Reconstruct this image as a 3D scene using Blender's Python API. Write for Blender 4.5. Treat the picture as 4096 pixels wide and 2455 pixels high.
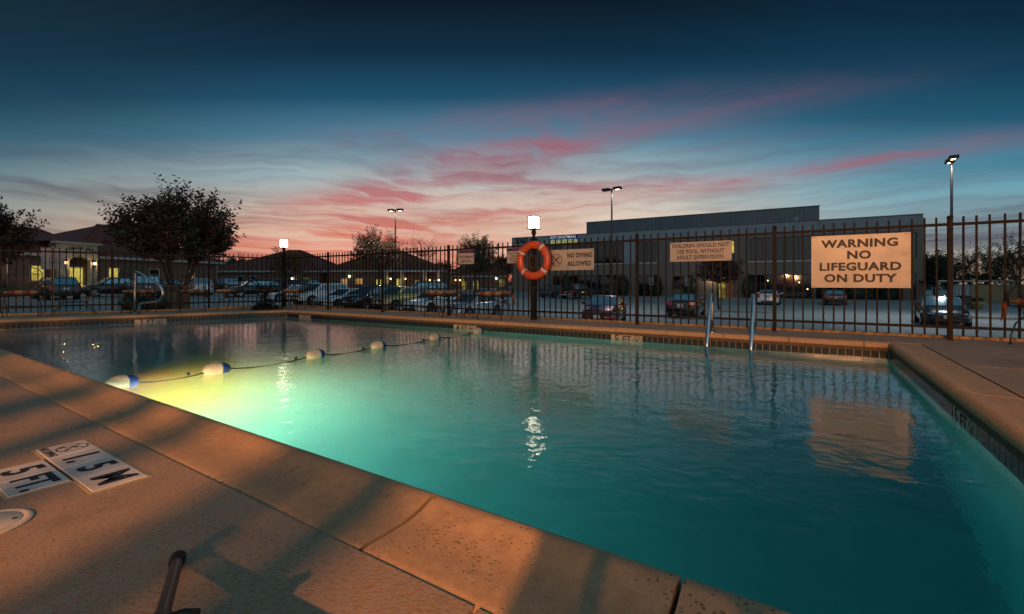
import bpy, math, random
from mathutils import Vector, Matrix
import numpy as np

# ------------------------------------------------------------------ scene, camera, world, exposure
sc = bpy.context.scene
for o in list(bpy.data.objects):
    bpy.data.objects.remove(o)
C = sc.collection
PI = math.pi
rnd = random.Random(7)

cam = bpy.data.cameras.new('camera')
cam.sensor_width = 36.0
cam.lens = 16.0                      # 16 mm full frame
cam.shift_y = -0.0231                # horizon sits a little above the middle
cam.clip_start = 0.05
cam.clip_end = 3000
camo = bpy.data.objects.new('camera', cam)
C.objects.link(camo)
camo.location = (0, 0, 0.70)
camo.rotation_euler = (PI / 2, 0, 0)
sc.camera = camo

sc.view_settings.view_transform = 'Standard'
sc.view_settings.look = 'None'
sc.view_settings.gamma = 1.0
sc.view_settings.exposure = 0.0
sc.view_settings.use_curve_mapping = False
sc.render.engine = 'CYCLES'
sc.cycles.use_denoising = True
sc.cycles.max_bounces = 10
sc.cycles.transparent_max_bounces = 8
sc.cycles.sample_clamp_indirect = 6
sc.cycles.caustics_reflective = False


def lin(h):
    h = h.lstrip('#')
    out = []
    for i in (0, 2, 4):
        c = int(h[i:i + 2], 16) / 255
        out.append(c / 12.92 if c <= 0.04045 else ((c + 0.055) / 1.055) ** 2.4)
    return (*out, 1.0)


class NT:
    """small helper to write shader node trees"""
    def __init__(s, nt):
        s.nt = nt
        nt.nodes.clear()

    def n(s, t, **kw):
        nd = s.nt.nodes.new(t)
        for k, v in kw.items():
            setattr(nd, k, v)
        return nd

    def l(s, a, b):
        s.nt.links.new(a, b)

    def setin(s, sock, v):
        if isinstance(v, bpy.types.NodeSocket):
            s.l(v, sock)
        else:
            sock.default_value = v

    def m(s, op, a, b=0.0, c=0.0, clamp=False):
        nd = s.n('ShaderNodeMath', operation=op, use_clamp=clamp)
        s.setin(nd.inputs[0], a)
        s.setin(nd.inputs[1], b)
        if op in ('MULTIPLY_ADD', 'WRAP', 'COMPARE', 'SMOOTH_MIN'):
            s.setin(nd.inputs[2], c)
        return nd.outputs[0]

    def ramp(s, fac, stops, interp='LINEAR'):
        nd = s.n('ShaderNodeValToRGB')
        nd.color_ramp.interpolation = interp
        els = nd.color_ramp.elements
        while len(els) > 1:
            els.remove(els[-1])
        els[0].position = stops[0][0]
        els[0].color = stops[0][1]
        for p, c in stops[1:]:
            e = els.new(p)
            e.color = c
        s.setin(nd.inputs[0], fac)
        return nd.outputs[0]

    def smooth(s, v, a, b):
        nd = s.n('ShaderNodeMapRange', interpolation_type='SMOOTHSTEP')
        s.setin(nd.inputs[0], v)
        nd.inputs[1].default_value = a
        nd.inputs[2].default_value = b
        return nd.outputs[0]

    def mix(s, f, a, b, mode='MIX'):
        nd = s.n('ShaderNodeMix', data_type='RGBA', blend_type=mode)
        s.setin(nd.inputs[0], f)
        s.setin(nd.inputs[6], a)
        s.setin(nd.inputs[7], b)
        return nd.outputs[2]

    def noise(s, vec, scale, detail=3.0, rough=0.55, dist=0.0):
        nd = s.n('ShaderNodeTexNoise')
        s.setin(nd.inputs['Vector'], vec)
        nd.inputs['Scale'].default_value = scale
        nd.inputs['Detail'].default_value = detail
        nd.inputs['Roughness'].default_value = rough
        nd.inputs['Distortion'].default_value = dist
        return nd.outputs[0]

    def comb(s, x, y, z):
        nd = s.n('ShaderNodeCombineXYZ')
        for i, v in enumerate((x, y, z)):
            s.setin(nd.inputs[i], v)
        return nd.outputs[0]


# ---- dusk sky: the sun is just under the horizon, a little left of the middle of the view
SUN_AZ = -0.20                       # azimuth of the afterglow (rad, from +Y towards +X)
world = bpy.data.worlds.new('World')
sc.world = world
world.use_nodes = True
t = NT(world.node_tree)
tc = t.n('ShaderNodeTexCoord')
sep = t.n('ShaderNodeSeparateXYZ')
t.l(tc.outputs['Generated'], sep.inputs[0])
dx, dy, dz = sep.outputs
hor = t.m('SQRT', t.m('ADD', t.m('MULTIPLY', dx, dx), t.m('ADD', t.m('MULTIPLY', dy, dy), 1e-6)))
el = t.m('DIVIDE', dz, hor)                                  # tangent of the elevation
cg = t.m('DIVIDE', t.m('ADD', t.m('MULTIPLY', dx, math.sin(SUN_AZ)), t.m('MULTIPLY', dy, math.cos(SUN_AZ))), hor)
side = t.m('DIVIDE', dx, hor)                                # -1 left .. +1 right
az = t.m('ARCTAN2', dx, dy)
# lens corner darkening painted into the sky: dark blue sits lower at the sides
E = t.m('DIVIDE', t.m('MAXIMUM', el, 0.0), t.m('MAXIMUM', t.m('COSINE', az), 0.62))
f_ = t.m('DIVIDE', E, 0.8, clamp=True)
glow = t.ramp(f_, [(0.0, lin('#e8663a')), (0.045, lin('#ea7a58')), (0.09, lin('#eaa48a')), (0.15, lin('#e4c6ae')),
                   (0.22, lin('#d2cec0')), (0.30, lin('#9ab6bc')), (0.40, lin('#4a829a')), (0.51, lin('#154c68')),
                   (0.63, lin('#052a40')), (0.77, lin('#021422')), (1.0, lin('#020d17'))])
cool = t.ramp(f_, [(0.0, lin('#b09474')), (0.06, lin('#a89a86')), (0.12, lin('#a2b8ba')), (0.22, lin('#82b2be')),
                   (0.33, lin('#468aa2')), (0.45, lin('#185671')), (0.58, lin('#0a3c56')), (0.74, lin('#04263a')),
                   (1.0, lin('#021826'))])
away = t.smooth(cg, 0.95, 0.60)
base = t.mix(away, glow, cool)
# the west glow is warm only; opposite it the sky is plain pale dusk blue, brightened out of view to light cars and lot
back = t.smooth(cg, 0.25, -0.35)
night = t.ramp(f_, [(0.0, lin('#b8c0c6')), (0.25, lin('#cad6dc')), (0.6, lin('#aac4ce')), (1.0, lin('#74a0b2'))])
base = t.mix(back, base, night)
up = t.smooth(dz, 0.62, 0.90)
base = t.mix(up, base, lin('#42687a'))  # overhead part lightened out of view for ambient light
# left part of the view a little duller
ldull = t.smooth(side, -0.36, -0.75)
base = t.mix(t.m('MULTIPLY', ldull, 0.50), base, t.mix(t.smooth(E, 0.05, 0.4), lin('#5a5250'), lin('#12303f')))

# --- cirrus: noise on a flat layer high above, stretched along one wind direction
bow = t.m('SUBTRACT', E, t.m('MULTIPLY', t.m('MULTIPLY', az, az), 0.13))      # bands sag in the middle of the view
lh = t.m('LOGARITHM', t.m('ADD', t.m('MAXIMUM', bow, -0.02), 0.09), 2.718)   # bands crowd together towards the horizon
warp = t.noise(t.comb(t.m('MULTIPLY', az, 2.2), t.m('MULTIPLY', lh, 1.3), 3.1), 1.0, 4.0)
wv = t.m('MULTIPLY', t.m('SUBTRACT', warp, 0.5), 1.6)
v1 = t.comb(t.m('ADD', t.m('MULTIPLY', az, 2.0), wv), t.m('ADD', t.m('MULTIPLY', lh, 3.2), wv), 0.0)
n1 = t.noise(v1, 1.0, 7.0, 0.60, 0.35)
v2 = t.comb(t.m('ADD', t.m('MULTIPLY', az, 4.5), wv), t.m('ADD', t.m('MULTIPLY', lh, 11.0), t.m('MULTIPLY', wv, 3.2)), 5.7)
n2 = t.noise(v2, 1.0, 6.0, 0.60, 0.3)
v3 = t.comb(t.m('ADD', t.m('MULTIPLY', az, 1.3), wv), t.m('ADD', t.m('MULTIPLY', lh, 4.2), t.m('MULTIPLY', wv, 1.4)), 11.3)
n3 = t.noise(v3, 1.0, 5.0, 0.55, 0.3)
fwd = t.m('MAXIMUM', dy, 0.05)
tx = t.m('DIVIDE', dx, fwd)
ty = t.m('DIVIDE', t.m('MAXIMUM', dz, 0.0), fwd)
front = t.smooth(dy, 0.05, 0.25)


def bank_at(cx, cy, sx, sy, slope=0.0):
    """soft elongated cloud bank centred on one direction of the sky"""
    a = t.m('SUBTRACT', tx, cx)
    b = t.m('SUBTRACT', t.m('SUBTRACT', ty, cy), t.m('MULTIPLY', a, slope))
    q = t.m('ADD', t.m('POWER', t.m('DIVIDE', a, sx), 2.0), t.m('POWER', t.m('DIVIDE', b, sy), 2.0))
    return t.m('MULTIPLY', t.m('EXPONENT', t.m('MULTIPLY', q, -1.0)), front)


def total(*vs):
    r = vs[0]
    for v in vs[1:]:
        r = t.m('ADD', r, v)
    return r


c1 = t.m('ADD', t.m('MULTIPLY', t.smooth(n1, 0.36, 0.68), 0.62), t.m('MULTIPLY', t.smooth(n2, 0.40, 0.70), 0.60), clamp=True)
high = t.smooth(E, 0.50, 0.22)
rosy = total(bank_at(.0, .285, .20, .035, .10), t.m('MULTIPLY', bank_at(.05, .195, .20, .045, .0), 0.6), bank_at(-.50, .090, .30, .040, -.10),
             t.m('MULTIPLY', bank_at(.55, .235, .42, .020, .14), 0.6), t.m('MULTIPLY', bank_at(-.12, .14, .30, .04, .05), 0.65), t.m('MULTIPLY', bank_at(-.02, .36, .5, .03, .12), 0.45), bank_at(-.35, .17, .2, .05, .2),
             bank_at(-.40, .125, .20, .040, -.05), t.m('MULTIPLY', bank_at(.30, .345, .40, .030, .18), 0.25),
             t.m('MULTIPLY', bank_at(.12, .25, .50, .075, .08), 0.38), t.m('MULTIPLY', bank_at(.80, .275, .45, .028, .13), 0.5))
rosy = t.m('MINIMUM', rosy, 1.0)
dens = t.m('MULTIPLY', rosy, t.m('ADD', 0.22, t.m('MULTIPLY', c1, 1.0)), clamp=True)
pink = t.mix(t.smooth(E, 0.06, 0.28), lin('#d8604f'), lin('#a05a68'))
sky = t.mix(t.m('MULTIPLY', dens, 0.84), base, pink)
# faint mauve veils elsewhere
mauve = t.mix(t.smooth(E, 0.08, 0.34), lin('#6e5664'), lin('#3a4a66'))
m1 = t.m('MULTIPLY', t.m('MULTIPLY', c1, t.m('SUBTRACT', 1.0, rosy)), t.m('MULTIPLY', high, 0.40))
sky = t.mix(m1, sky, mauve)
grey = t.mix(t.smooth(E, 0.05, 0.3), lin('#84686a'), lin('#33505f'))
sky = t.mix(t.m('MULTIPLY', t.m('MULTIPLY', t.smooth(n3, 0.48, 0.70), t.smooth(E, 0.46, 0.10)), 0.32), sky, grey)
# thin bright wisps low in the west
wis = t.m('MULTIPLY', t.m('MULTIPLY', t.smooth(n2, 0.55, 0.36), t.smooth(E, 0.34, 0.08)), t.smooth(cg, 0.78, 0.97))
sky = t.mix(t.m('MULTIPLY', wis, 0.34), sky, lin('#e4d2be'))
# dusky streaks on the left, a mauve bank low on the right
dk = total(bank_at(-.62, .135, .14, .035, -.1), bank_at(-.85, .20, .30, .03, -.12), bank_at(-1.0, .07, .35, .03, -.05))
sky = t.mix(t.m('MULTIPLY', t.m('MINIMUM', dk, 1.0), t.m('MULTIPLY', c1, 0.75)), sky, lin('#4d4650'))
rb = total(bank_at(1.15, .15, .32, .045, .10), bank_at(1.05, .10, .25, .025, .05))
sky = t.mix(t.m('MULTIPLY', t.m('MINIMUM', rb, 1.0), t.m('ADD', 0.45, t.m('MULTIPLY', c1, 0.5), clamp=True)), sky, lin('#4a4657'))
# below the horizon: dull ground colour
sky = t.mix(t.smooth(dz, 0.0, -0.06), sky, lin('#20242a'))
bg = t.n('ShaderNodeBackground')
t.l(sky, bg.inputs[0])
bg.inputs[1].default_value = 1.0
# physical twilight sky adds the faint general skylight
nish = t.n('ShaderNodeTexSky')
nish.sky_type = 'NISHITA'
nish.sun_disc = False
nish.sun_elevation = math.radians(-3.0)
nish.sun_rotation = SUN_AZ
bg2 = t.n('ShaderNodeBackground')
t.l(nish.outputs[0], bg2.inputs[0])
bg2.inputs[1].default_value = 0.05
add = t.n('ShaderNodeAddShader')
t.l(bg.outputs[0], add.inputs[0])
t.l(bg2.outputs[0], add.inputs[1])
wo = t.n('ShaderNodeOutputWorld')
t.l(add.outputs[0], wo.inputs[0])

# ------------------------------------------------------------------ pool frame: s along the far pool edge, n away from the viewer
U = (0.84, -0.5426)
Nn = (0.5426, 0.84)
TB = math.atan2(U[1], U[0])          # rotation of things lined up with the far pool side


def W(s, n, z=0.0):
    return Vector((U[0] * s + Nn[0] * n, U[1] * s + Nn[1] * n, z))


def SN(x, y):
    return (U[0] * x + U[1] * y, Nn[0] * x + Nn[1] * y)


def sstep(a, b, v):
    q = min(1, max(0, (v - a) / (b - a)))
    return q * q * (3 - 2 * q)


NFENCE, NB, ND, SC_, WATER = 7.74, 6.70, 1.12, 0.79, -0.15


def s_left(n, off=0.0):              # slanted left pool side (and lines parallel to it)
    return -11.26 + 0.326 * (n - 6.70) - off * 1.0518


def d_out(s, n):                     # distance outside the pool terrace
    dA = (s + 13.5) * -0.951 + (n - 7.74) * 0.31
    return max(n - 8.0, dA), dA


def gz(x, y):
    s, n = SN(x, y)
    d, dA = d_out(s, n)
    far = -1.4 + 1.0 * sstep(-12, -62, s)
    if d <= 0:
        return -0.07
    D = 6 + 12 * sstep(-8, -22, s)
    return -0.07 + (far + 0.07) * sstep(0.3, D, d)


# ------------------------------------------------------------------ object helpers
def tag(o, label=None, cat=None, group=None, kind=None):
    if label: o['label'] = label
    if cat: o['category'] = cat
    if group: o['group'] = group
    if kind: o['kind'] = kind
    return o


def empty(name, loc=(0, 0, 0), rz=0.0, label=None, cat=None, group=None):
    o = bpy.data.objects.new(name, None)
    o.empty_display_size = 0.1
    C.objects.link(o)
    o.location = loc
    o.rotation_euler = (0, 0, rz)
    return tag(o, label, cat, group)


class MB:
    def __init__(s):
        s.v, s.f = [], []

    def add(s, vs, fs):
        b = len(s.v)
        s.v += [tuple(p) for p in vs]
        s.f += [tuple(i + b for i in f) for f in fs]
        return s

    def box(s, c, d, rz=0.0, rot=None, bev=0.0):
        x, y, z = d[0] / 2, d[1] / 2, d[2] / 2
        if bev > 0:
            b = min(bev, x * .9, y * .9, z * .9)
            vs = []
            for sx in (-1, 1):
                for sy in (-1, 1):
                    for sz in (-1, 1):
                        vs += [(sx * (x - b), sy * (y - b), sz * z), (sx * (x - b), sy * y, sz * (z - b)), (sx * x, sy * (y - b), sz * (z - b))]
            I = lambda a, bb, cc, k: 3 * (a * 4 + bb * 2 + cc) + k
            fs = []
            fs.append((I(0, 0, 1, 0), I(1, 0, 1, 0), I(1, 1, 1, 0), I(0, 1, 1, 0)))
            fs.append((I(0, 0, 0, 0), I(0, 1, 0, 0), I(1, 1, 0, 0), I(1, 0, 0, 0)))
            fs.append((I(0, 0, 0, 1), I(1, 0, 0, 1), I(1, 0, 1, 1), I(0, 0, 1, 1)))
            fs.append((I(0, 1, 0, 1), I(0, 1, 1, 1), I(1, 1, 1, 1), I(1, 1, 0, 1)))
            fs.append((I(0, 0, 0, 2), I(0, 0, 1, 2), I(0, 1, 1, 2), I(0, 1, 0, 2)))
            fs.append((I(1, 0, 0, 2), I(1, 1, 0, 2), I(1, 1, 1, 2), I(1, 0, 1, 2)))
            for q in (0, 1):
                for r in (0, 1):
                    fs.append((I(0, q, r, 0), I(1, q, r, 0), I(1, q, r, 1), I(0, q, r, 1)))
                    fs.append((I(q, 0, r, 0), I(q, 1, r, 0), I(q, 1, r, 2), I(q, 0, r, 2)))
                    fs.append((I(q, r, 0, 1), I(q, r, 1, 1), I(q, r, 1, 2), I(q, r, 0, 2)))
            for a in (0, 1):
                for bb in (0, 1):
                    for cc in (0, 1):
                        fs.append((I(a, bb, cc, 0), I(a, bb, cc, 1), I(a, bb, cc, 2)))
        else:
            vs = [(sx * x, sy * y, sz * z) for sx in (-1, 1) for sy in (-1, 1) for sz in (-1, 1)]
            fs = [(0, 1, 3, 2), (4, 6, 7, 5), (0, 4, 5, 1), (2, 3, 7, 6), (0, 2, 6, 4), (1, 5, 7, 3)]
        M = rot if rot is not None else Matrix.Rotation(rz, 3, 'Z')
        c = Vector(c)
        return s.add([M @ Vector(p) + c for p in vs], fs)

    def tube(s, pts, r, seg=6, closed=False, caps=True):
        pts = [Vector(p) for p in pts]
        n = len(pts)
        rs = list(r) if hasattr(r, '__len__') else [r] * n
        rings = []
        prev = None
        for i, p in enumerate(pts):
            if closed:
                tg = pts[(i + 1) % n] - pts[i - 1]
            else:
                tg = pts[min(i + 1, n - 1)] - pts[max(i - 1, 0)]
            if tg.length < 1e-9:
                tg = Vector((0, 0, 1))
            tg.normalize()
            if prev is None:
                a = Vector((0, 0, 1)) if abs(tg.z) < 0.9 else Vector((1, 0, 0))
                x = tg.cross(a).normalized()
            else:
                x = (prev - tg * prev.dot(tg))
                x = x.normalized() if x.length > 1e-6 else tg.orthogonal().normalized()
            prev = x
            y = tg.cross(x)
            rings.append([p + x * (math.cos(2 * PI * k / seg) * rs[i]) + y * (math.sin(2 * PI * k / seg) * rs[i]) for k in range(seg)])
        vs = [q for ring in rings for q in ring]
        fs = []
        for i in range(n if closed else n - 1):
            j = (i + 1) % n
            for k in range(seg):
                k2 = (k + 1) % seg
                fs.append((i * seg + k, i * seg + k2, j * seg + k2, j * seg + k))
        if caps and not closed:
            fs.append(tuple(reversed(range(seg))))
            fs.append(tuple((n - 1) * seg + k for k in range(seg)))
        return s.add(vs, fs)

    def loft(s, rings, closed=True, caps=True):
        m = len(rings[0])
        vs = [p for r in rings for p in r]
        fs = []
        for i in range(len(rings) - 1):
            for k in range(m if closed else m - 1):
                k2 = (k + 1) % m
                fs.append((i * m + k, i * m + k2, (i + 1) * m + k2, (i + 1) * m + k))
        if caps and closed:
            fs.append(tuple(reversed(range(m))))
            fs.append(tuple((len(rings) - 1) * m + k for k in range(m)))
        return s.add(vs, fs)

    def lathe(s, prof, seg=20, c=(0, 0, 0), axis='Z', caps=True):
        rings = []
        for r, h in prof:
            ring = []
            for k in range(seg):
                a = 2 * PI * k / seg
                p = (r * math.cos(a), r * math.sin(a), h)
                if axis == 'X': p = (p[2], p[0], p[1])
                if axis == 'Y': p = (p[1], p[2], p[0])
                ring.append((p[0] + c[0], p[1] + c[1], p[2] + c[2]))
            rings.append(ring)
        return s.loft(rings, True, caps)

    def prism(s, poly, z0, z1):
        n = len(poly)
        vs = [(p[0], p[1], z0) for p in poly] + [(p[0], p[1], z1) for p in poly]
        fs = [tuple(reversed(range(n))), tuple(range(n, 2 * n))]
        fs += [(i, (i + 1) % n, n + (i + 1) % n, n + i) for i in range(n)]
        return s.add(vs, fs)

    def mesh(s, name, mat=None, smooth=False, angle=None):
        me = bpy.data.meshes.new(name)
        me.from_pydata(s.v, [], s.f)
        if mat: me.materials.append(mat)
        if smooth:
            me.polygons.foreach_set('use_smooth', [True] * len(me.polygons))
            if angle is not None:
                try:
                    me.set_sharp_from_angle(angle=angle)
                except Exception:
                    pass
        me.update()
        return me

    def build(s, name, mat, parent=None, smooth=False, angle=None, loc=None, rz=0.0):
        o = bpy.data.objects.new(name, s.mesh(name, mat, smooth, angle))
        C.objects.link(o)
        if parent is not None: o.parent = parent
        if loc is not None: o.location = loc
        if rz: o.rotation_euler = (0, 0, rz)
        return o


def inst(name, me, parent, loc, rot=(0, 0, 0), scale=(1, 1, 1)):
    o = bpy.data.objects.new(name, me)
    C.objects.link(o)
    if parent is not None: o.parent = parent
    o.location = loc
    o.rotation_euler = rot
    o.scale = scale
    return o


def copy_tree(root, loc, rz, label=None, group=None):
    r = root.copy()
    C.objects.link(r)
    r.location = loc
    r.rotation_euler = (0, 0, rz)
    if label: r['label'] = label
    if group: r['group'] = group
    for ch in list(root.children):
        c = ch.copy()
        C.objects.link(c)
        c.parent = r
        for g in list(ch.children):
            d = g.copy()
            C.objects.link(d)
            d.parent = c
    return r


def frame_theta(dx_, dy_):           # rotation whose local +y is the given direction (away from who reads it)
    return math.atan2(-dx_, dy_)


# ------------------------------------------------------------------ materials
def mat(name, c1, c2=None, rough=0.6, metal=0.0, scale=6.0, bump=0.0, bscale=None, detail=4, coat=0.0, spec=None, rvar=0.0, stretch=None, coords='Object'):
    m = bpy.data.materials.new(name)
    m.use_nodes = True
    t = NT(m.node_tree)
    out = t.n('ShaderNodeOutputMaterial')
    p = t.n('ShaderNodeBsdfPrincipled')
    t.l(p.outputs[0], out.inputs[0])
    co = t.n('ShaderNodeTexCoord').outputs[coords]
    if stretch:
        mp = t.n('ShaderNodeMapping')
        mp.inputs['Scale'].default_value = stretch
        t.l(co, mp.inputs[0])
        co = mp.outputs[0]
    c1 = lin(c1) if isinstance(c1, str) else (*c1, 1)
    c2 = c1 if c2 is None else (lin(c2) if isinstance(c2, str) else (*c2, 1))
    nz = t.noise(co, scale, detail)
    t.l(t.mix(t.smooth(nz, 0.3, 0.7), c1, c2), p.inputs['Base Color'])
    p.inputs['Roughness'].default_value = rough
    if rvar:
        t.l(t.m('ADD', rough - rvar / 2, t.m('MULTIPLY', t.noise(co, scale * 2.3, 3), rvar), clamp=True), p.inputs['Roughness'])
    p.inputs['Metallic'].default_value = metal
    if coat:
        p.inputs['Coat Weight'].default_value = coat
        p.inputs['Coat Roughness'].default_value = 0.04
    if spec is not None:
        p.inputs['Specular IOR Level'].default_value = spec
    if bump:
        b = t.n('ShaderNodeBump')
        b.inputs['Strength'].default_value = min(1.0, bump)
        b.inputs['Distance'].default_value = 0.01
        t.l(t.noise(co, bscale or scale * 4, 4), b.inputs['Height'])
        t.l(b.outputs[0], p.inputs['Normal'])
    m['p'] = 1
    return m


def emis(name, col, strength, col2=None, scale=2.0):
    m = bpy.data.materials.new(name)
    m.use_nodes = True
    t = NT(m.node_tree)
    out = t.n('ShaderNodeOutputMaterial')
    e = t.n('ShaderNodeEmission')
    if col2:
        co = t.n('ShaderNodeTexCoord').outputs['Object']
        t.l(t.mix(t.smooth(t.noise(co, scale, 2), 0.35, 0.65), lin(col), lin(col2)), e.inputs[0])
    else:
        e.inputs[0].default_value = lin(col)
    e.inputs[1].default_value = strength
    t.l(e.outputs[0], out.inputs[0])
    return m


def brick_mat(name, c1, c2, mortar, sx=1.0, bw=0.22, bh=0.075):
    m = bpy.data.materials.new(name)
    m.use_nodes = True
    t = NT(m.node_tree)
    out = t.n('ShaderNodeOutputMaterial')
    p = t.n('ShaderNodeBsdfPrincipled')
    t.l(p.outputs[0], out.inputs[0])
    co = t.n('ShaderNodeTexCoord').outputs['Object']
    sp = t.n('ShaderNodeSeparateXYZ')
    t.l(co, sp.inputs[0])
    v = t.comb(t.m('ADD', sp.outputs[0], sp.outputs[1]), sp.outputs[2], 0.0)
    b = t.n('ShaderNodeTexBrick')
    t.l(v, b.inputs['Vector'])
    b.inputs['Scale'].default_value = 1.0
    b.inputs['Brick Width'].default_value = bw
    b.inputs['Row Height'].default_value = bh
    b.inputs['Mortar Size'].default_value = 0.008
    b.inputs['Color1'].default_value = lin(c1)
    b.inputs['Color2'].default_value = lin(c2)
    b.inputs['Mortar'].default_value = lin(mortar)
    nz = t.noise(co, 0.7, 4)
    t.l(t.mix(0.35, b.outputs[0], t.mix(nz, lin(c1), lin(c2)), 'MIX'), p.inputs['Base Color'])
    p.inputs['Roughness'].default_value = 0.85
    return m


M = {}
M['iron'] = mat('black_iron', '#141414', '#231d1a', rough=0.42, scale=30, rvar=0.2)
M['fence'] = mat('bronze_fence_paint', '#150e0b', '#1d130e', rough=0.65, scale=14, rvar=0.2, spec=0.2)
M['white_sign'] = mat('sign_white', '#a89a90', '#968a82', rough=0.36, scale=2.5, rvar=0.14)
def weathered_sign():
    m = M['white_sign']
    t = m.node_tree
    nn = NT.__new__(NT)
    nn.nt = t
    p = [n for n in t.nodes if n.type == 'BSDF_PRINCIPLED'][0]
    src = p.inputs['Base Color'].links[0].from_socket
    co = [n for n in t.nodes if n.type == 'TEX_COORD'][0].outputs['Object']
    mp = nn.n('ShaderNodeMapping')
    mp.inputs['Scale'].default_value = (9.0, 1.0, 1.2)
    nn.l(co, mp.inputs[0])
    run = nn.smooth(nn.noise(mp.outputs[0], 1.6, 5, 0.65), 0.55, 0.78)
    blot = nn.smooth(nn.noise(co, 3.4, 5, 0.7), 0.60, 0.74)
    c = nn.mix(nn.m('MULTIPLY', run, 0.30), src, lin('#7c6c5c'))
    c = nn.mix(nn.m('MULTIPLY', blot, 0.40), c, lin('#6e604f'))
    nn.l(c, p.inputs['Base Color'])


weathered_sign()
M['ink'] = mat('sign_ink', '#15181f', '#1c1f28', rough=0.6)
M['ink_brown'] = mat('sign_ink_faded', '#241a1c', '#2c2122', rough=0.6, scale=20)
M['ink_violet'] = mat('sign_ink_violet', '#2d2238', '#3a2c44', rough=0.6, scale=20)
M['navy'] = mat('sign_navy', '#141a4c', '#1b2158', rough=0.4)
M['red_ink'] = mat('sign_red', '#a3231f', '#8c1f1e', rough=0.5)
M['steel'] = mat('polished_steel', '#c2c4c8', '#aeb0b4', rough=0.16, metal=1.0, scale=20, rvar=0.10)
M['buoy'] = mat('orange_ring', '#c04a22', '#a53e1e', rough=0.32, scale=5, rvar=0.2, bump=0.06, bscale=60)
M['tape'] = mat('reflective_tape', '#c9c3ba', '#a9a299', rough=0.45, scale=18)
M['rope_dark'] = mat('dark_rope', '#1c1a1a', '#2b2826', rough=0.9, scale=80, bump=0.4, bscale=200)
M['rope_old'] = mat('old_rope', '#3a2a20', '#4c382a', rough=0.9, scale=60, bump=0.4, bscale=200)
M['float_white'] = mat('float_white', '#b0a696', '#988c7c', rough=0.35, scale=9, rvar=0.15)
M['float_blue'] = mat('float_blue', '#0f3278', '#0b2458', rough=0.35, scale=9, rvar=0.15)
M['tile'] = mat('dark_tile', '#1d2422', '#2a302c', rough=0.18, scale=5, rvar=0.1)
M['grout'] = mat('grout', '#b09c78', '#9c8a68', rough=0.9, scale=20)
M['marker'] = mat('marker_tile', '#aca292', '#978c7c', rough=0.28, scale=9)
M['depth_tile'] = mat('glazed_depth_tile', '#d0c9c2', '#b3aba2', rough=0.3, scale=7, detail=6)
M['plaster'] = mat('pool_plaster', '#dbe4e0', '#cbd8d2', rough=0.8, scale=1.3)
M['stripewhite'] = mat('parking_paint', '#b8b8b8', '#7c7e80', rough=0.8, scale=3, detail=6)
M['stripeblue'] = mat('parking_paint_blue', '#2a5f9a', '#28415c', rough=0.8, scale=3)
M['curb'] = mat('curb_concrete', '#8d8a85', '#74716c', rough=0.9, scale=3, bump=0.2)
M['black_plastic'] = mat('black_plastic', '#0e0e10', '#17171a', rough=0.45, scale=20)
M['rubber'] = mat('tyre_rubber', '#0d0d0e', '#151516', rough=0.8, scale=30)
M['rim'] = mat('alloy_rim', '#9fa3a8', '#85898e', rough=0.3, metal=0.9)
M['glass'] = mat('car_glass', '#8aa2ac', '#7c949e', rough=0.04, metal=0.9, spec=0.9, coat=1.0)
M['headlamp'] = mat('headlamp_glass', '#c9d0d4', '#8f979c', rough=0.08, scale=25, spec=0.9)
M['taillamp'] = mat('taillamp_red', '#c0201a', '#96150f', rough=0.3, scale=25, spec=0.8)
M['plate'] = mat('license_plate', '#c8c4c0', '#b8b4ae', rough=0.5, scale=30)
M['chrome'] = mat('chrome', '#c8cacd', '#b0b2b5', rough=0.12, metal=1.0)
M['bark'] = mat('bark', '#3a2e26', '#221a15', rough=0.95, scale=8, bump=0.5, bscale=30, stretch=(1, 1, .25))
M['leaf_dark'] = mat('leaf_dark', '#1c2413', '#3c1d13', rough=0.6, scale=0.9)
M['leaf_autumn'] = mat('leaf_autumn', '#4a3a1c', '#5c3217', rough=0.6, scale=0.8)
M['leaf_green'] = mat('leaf_green', '#2a3c22', '#39441f', rough=0.6, scale=0.8)
M['leaf_ever'] = mat('leaf_evergreen', '#1c2a1a', '#26331e', rough=0.6, scale=0.9)
M['leaf_red'] = mat('leaf_red', '#3f1f20', '#2c1a1e', rough=0.6, scale=1.1)
M['brick'] = brick_mat('house_brick', '#6b4a3a', '#55382c', '#8b8074')
M['brick_pale'] = brick_mat('pale_brick', '#766b62', '#695f56', '#837a72')
M['stone'] = mat('limestone_block', '#a79d8c', '#8a8172', rough=0.85, scale=2.2, bump=0.35, bscale=14)
M['whitetrim'] = mat('white_trim', '#c2c4c2', '#adafae', rough=0.6, scale=3)
M['stucco'] = mat('grey_stucco', '#7c848a', '#727a80', rough=0.8, scale=0.5)
M['stucco_light'] = mat('pale_stucco', '#8d949a', '#81888e', rough=0.8, scale=0.5)
M['metal_panel'] = mat('ribbed_metal', '#5e6871', '#545e67', rough=0.5, metal=0.2, scale=0.6)
M['darkglass'] = mat('dark_window_glass', '#06080a', '#0a0d10', rough=0.04, spec=0.8, scale=0.3)
M['bronze'] = mat('bronze_window_frame', '#1d1a18', '#262220', rough=0.5)
M['litpane'] = emis('lit_window', '#dacb66', 0.9, '#b89c40', 2.2)
M['litpane_dim'] = emis('lit_window_dim', '#c8b25a', 0.55, '#6a5c2c', 1.6)
M['litpane_orange'] = emis('lit_window_orange', '#e0a458', 0.8, '#c88a44', 2.0)
M['sconce'] = emis('sconce_glass', '#ffcf86', 9.0)
M['led'] = emis('led_lamp', '#fff2d0', 6.0)
M['green_lamp'] = emis('mercury_lamp', '#c9f0a0', 7.0)
M['lantern_glass'] = emis('lantern_glass', '#fff3df', 8.0, '#fff0d4', 8)
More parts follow.
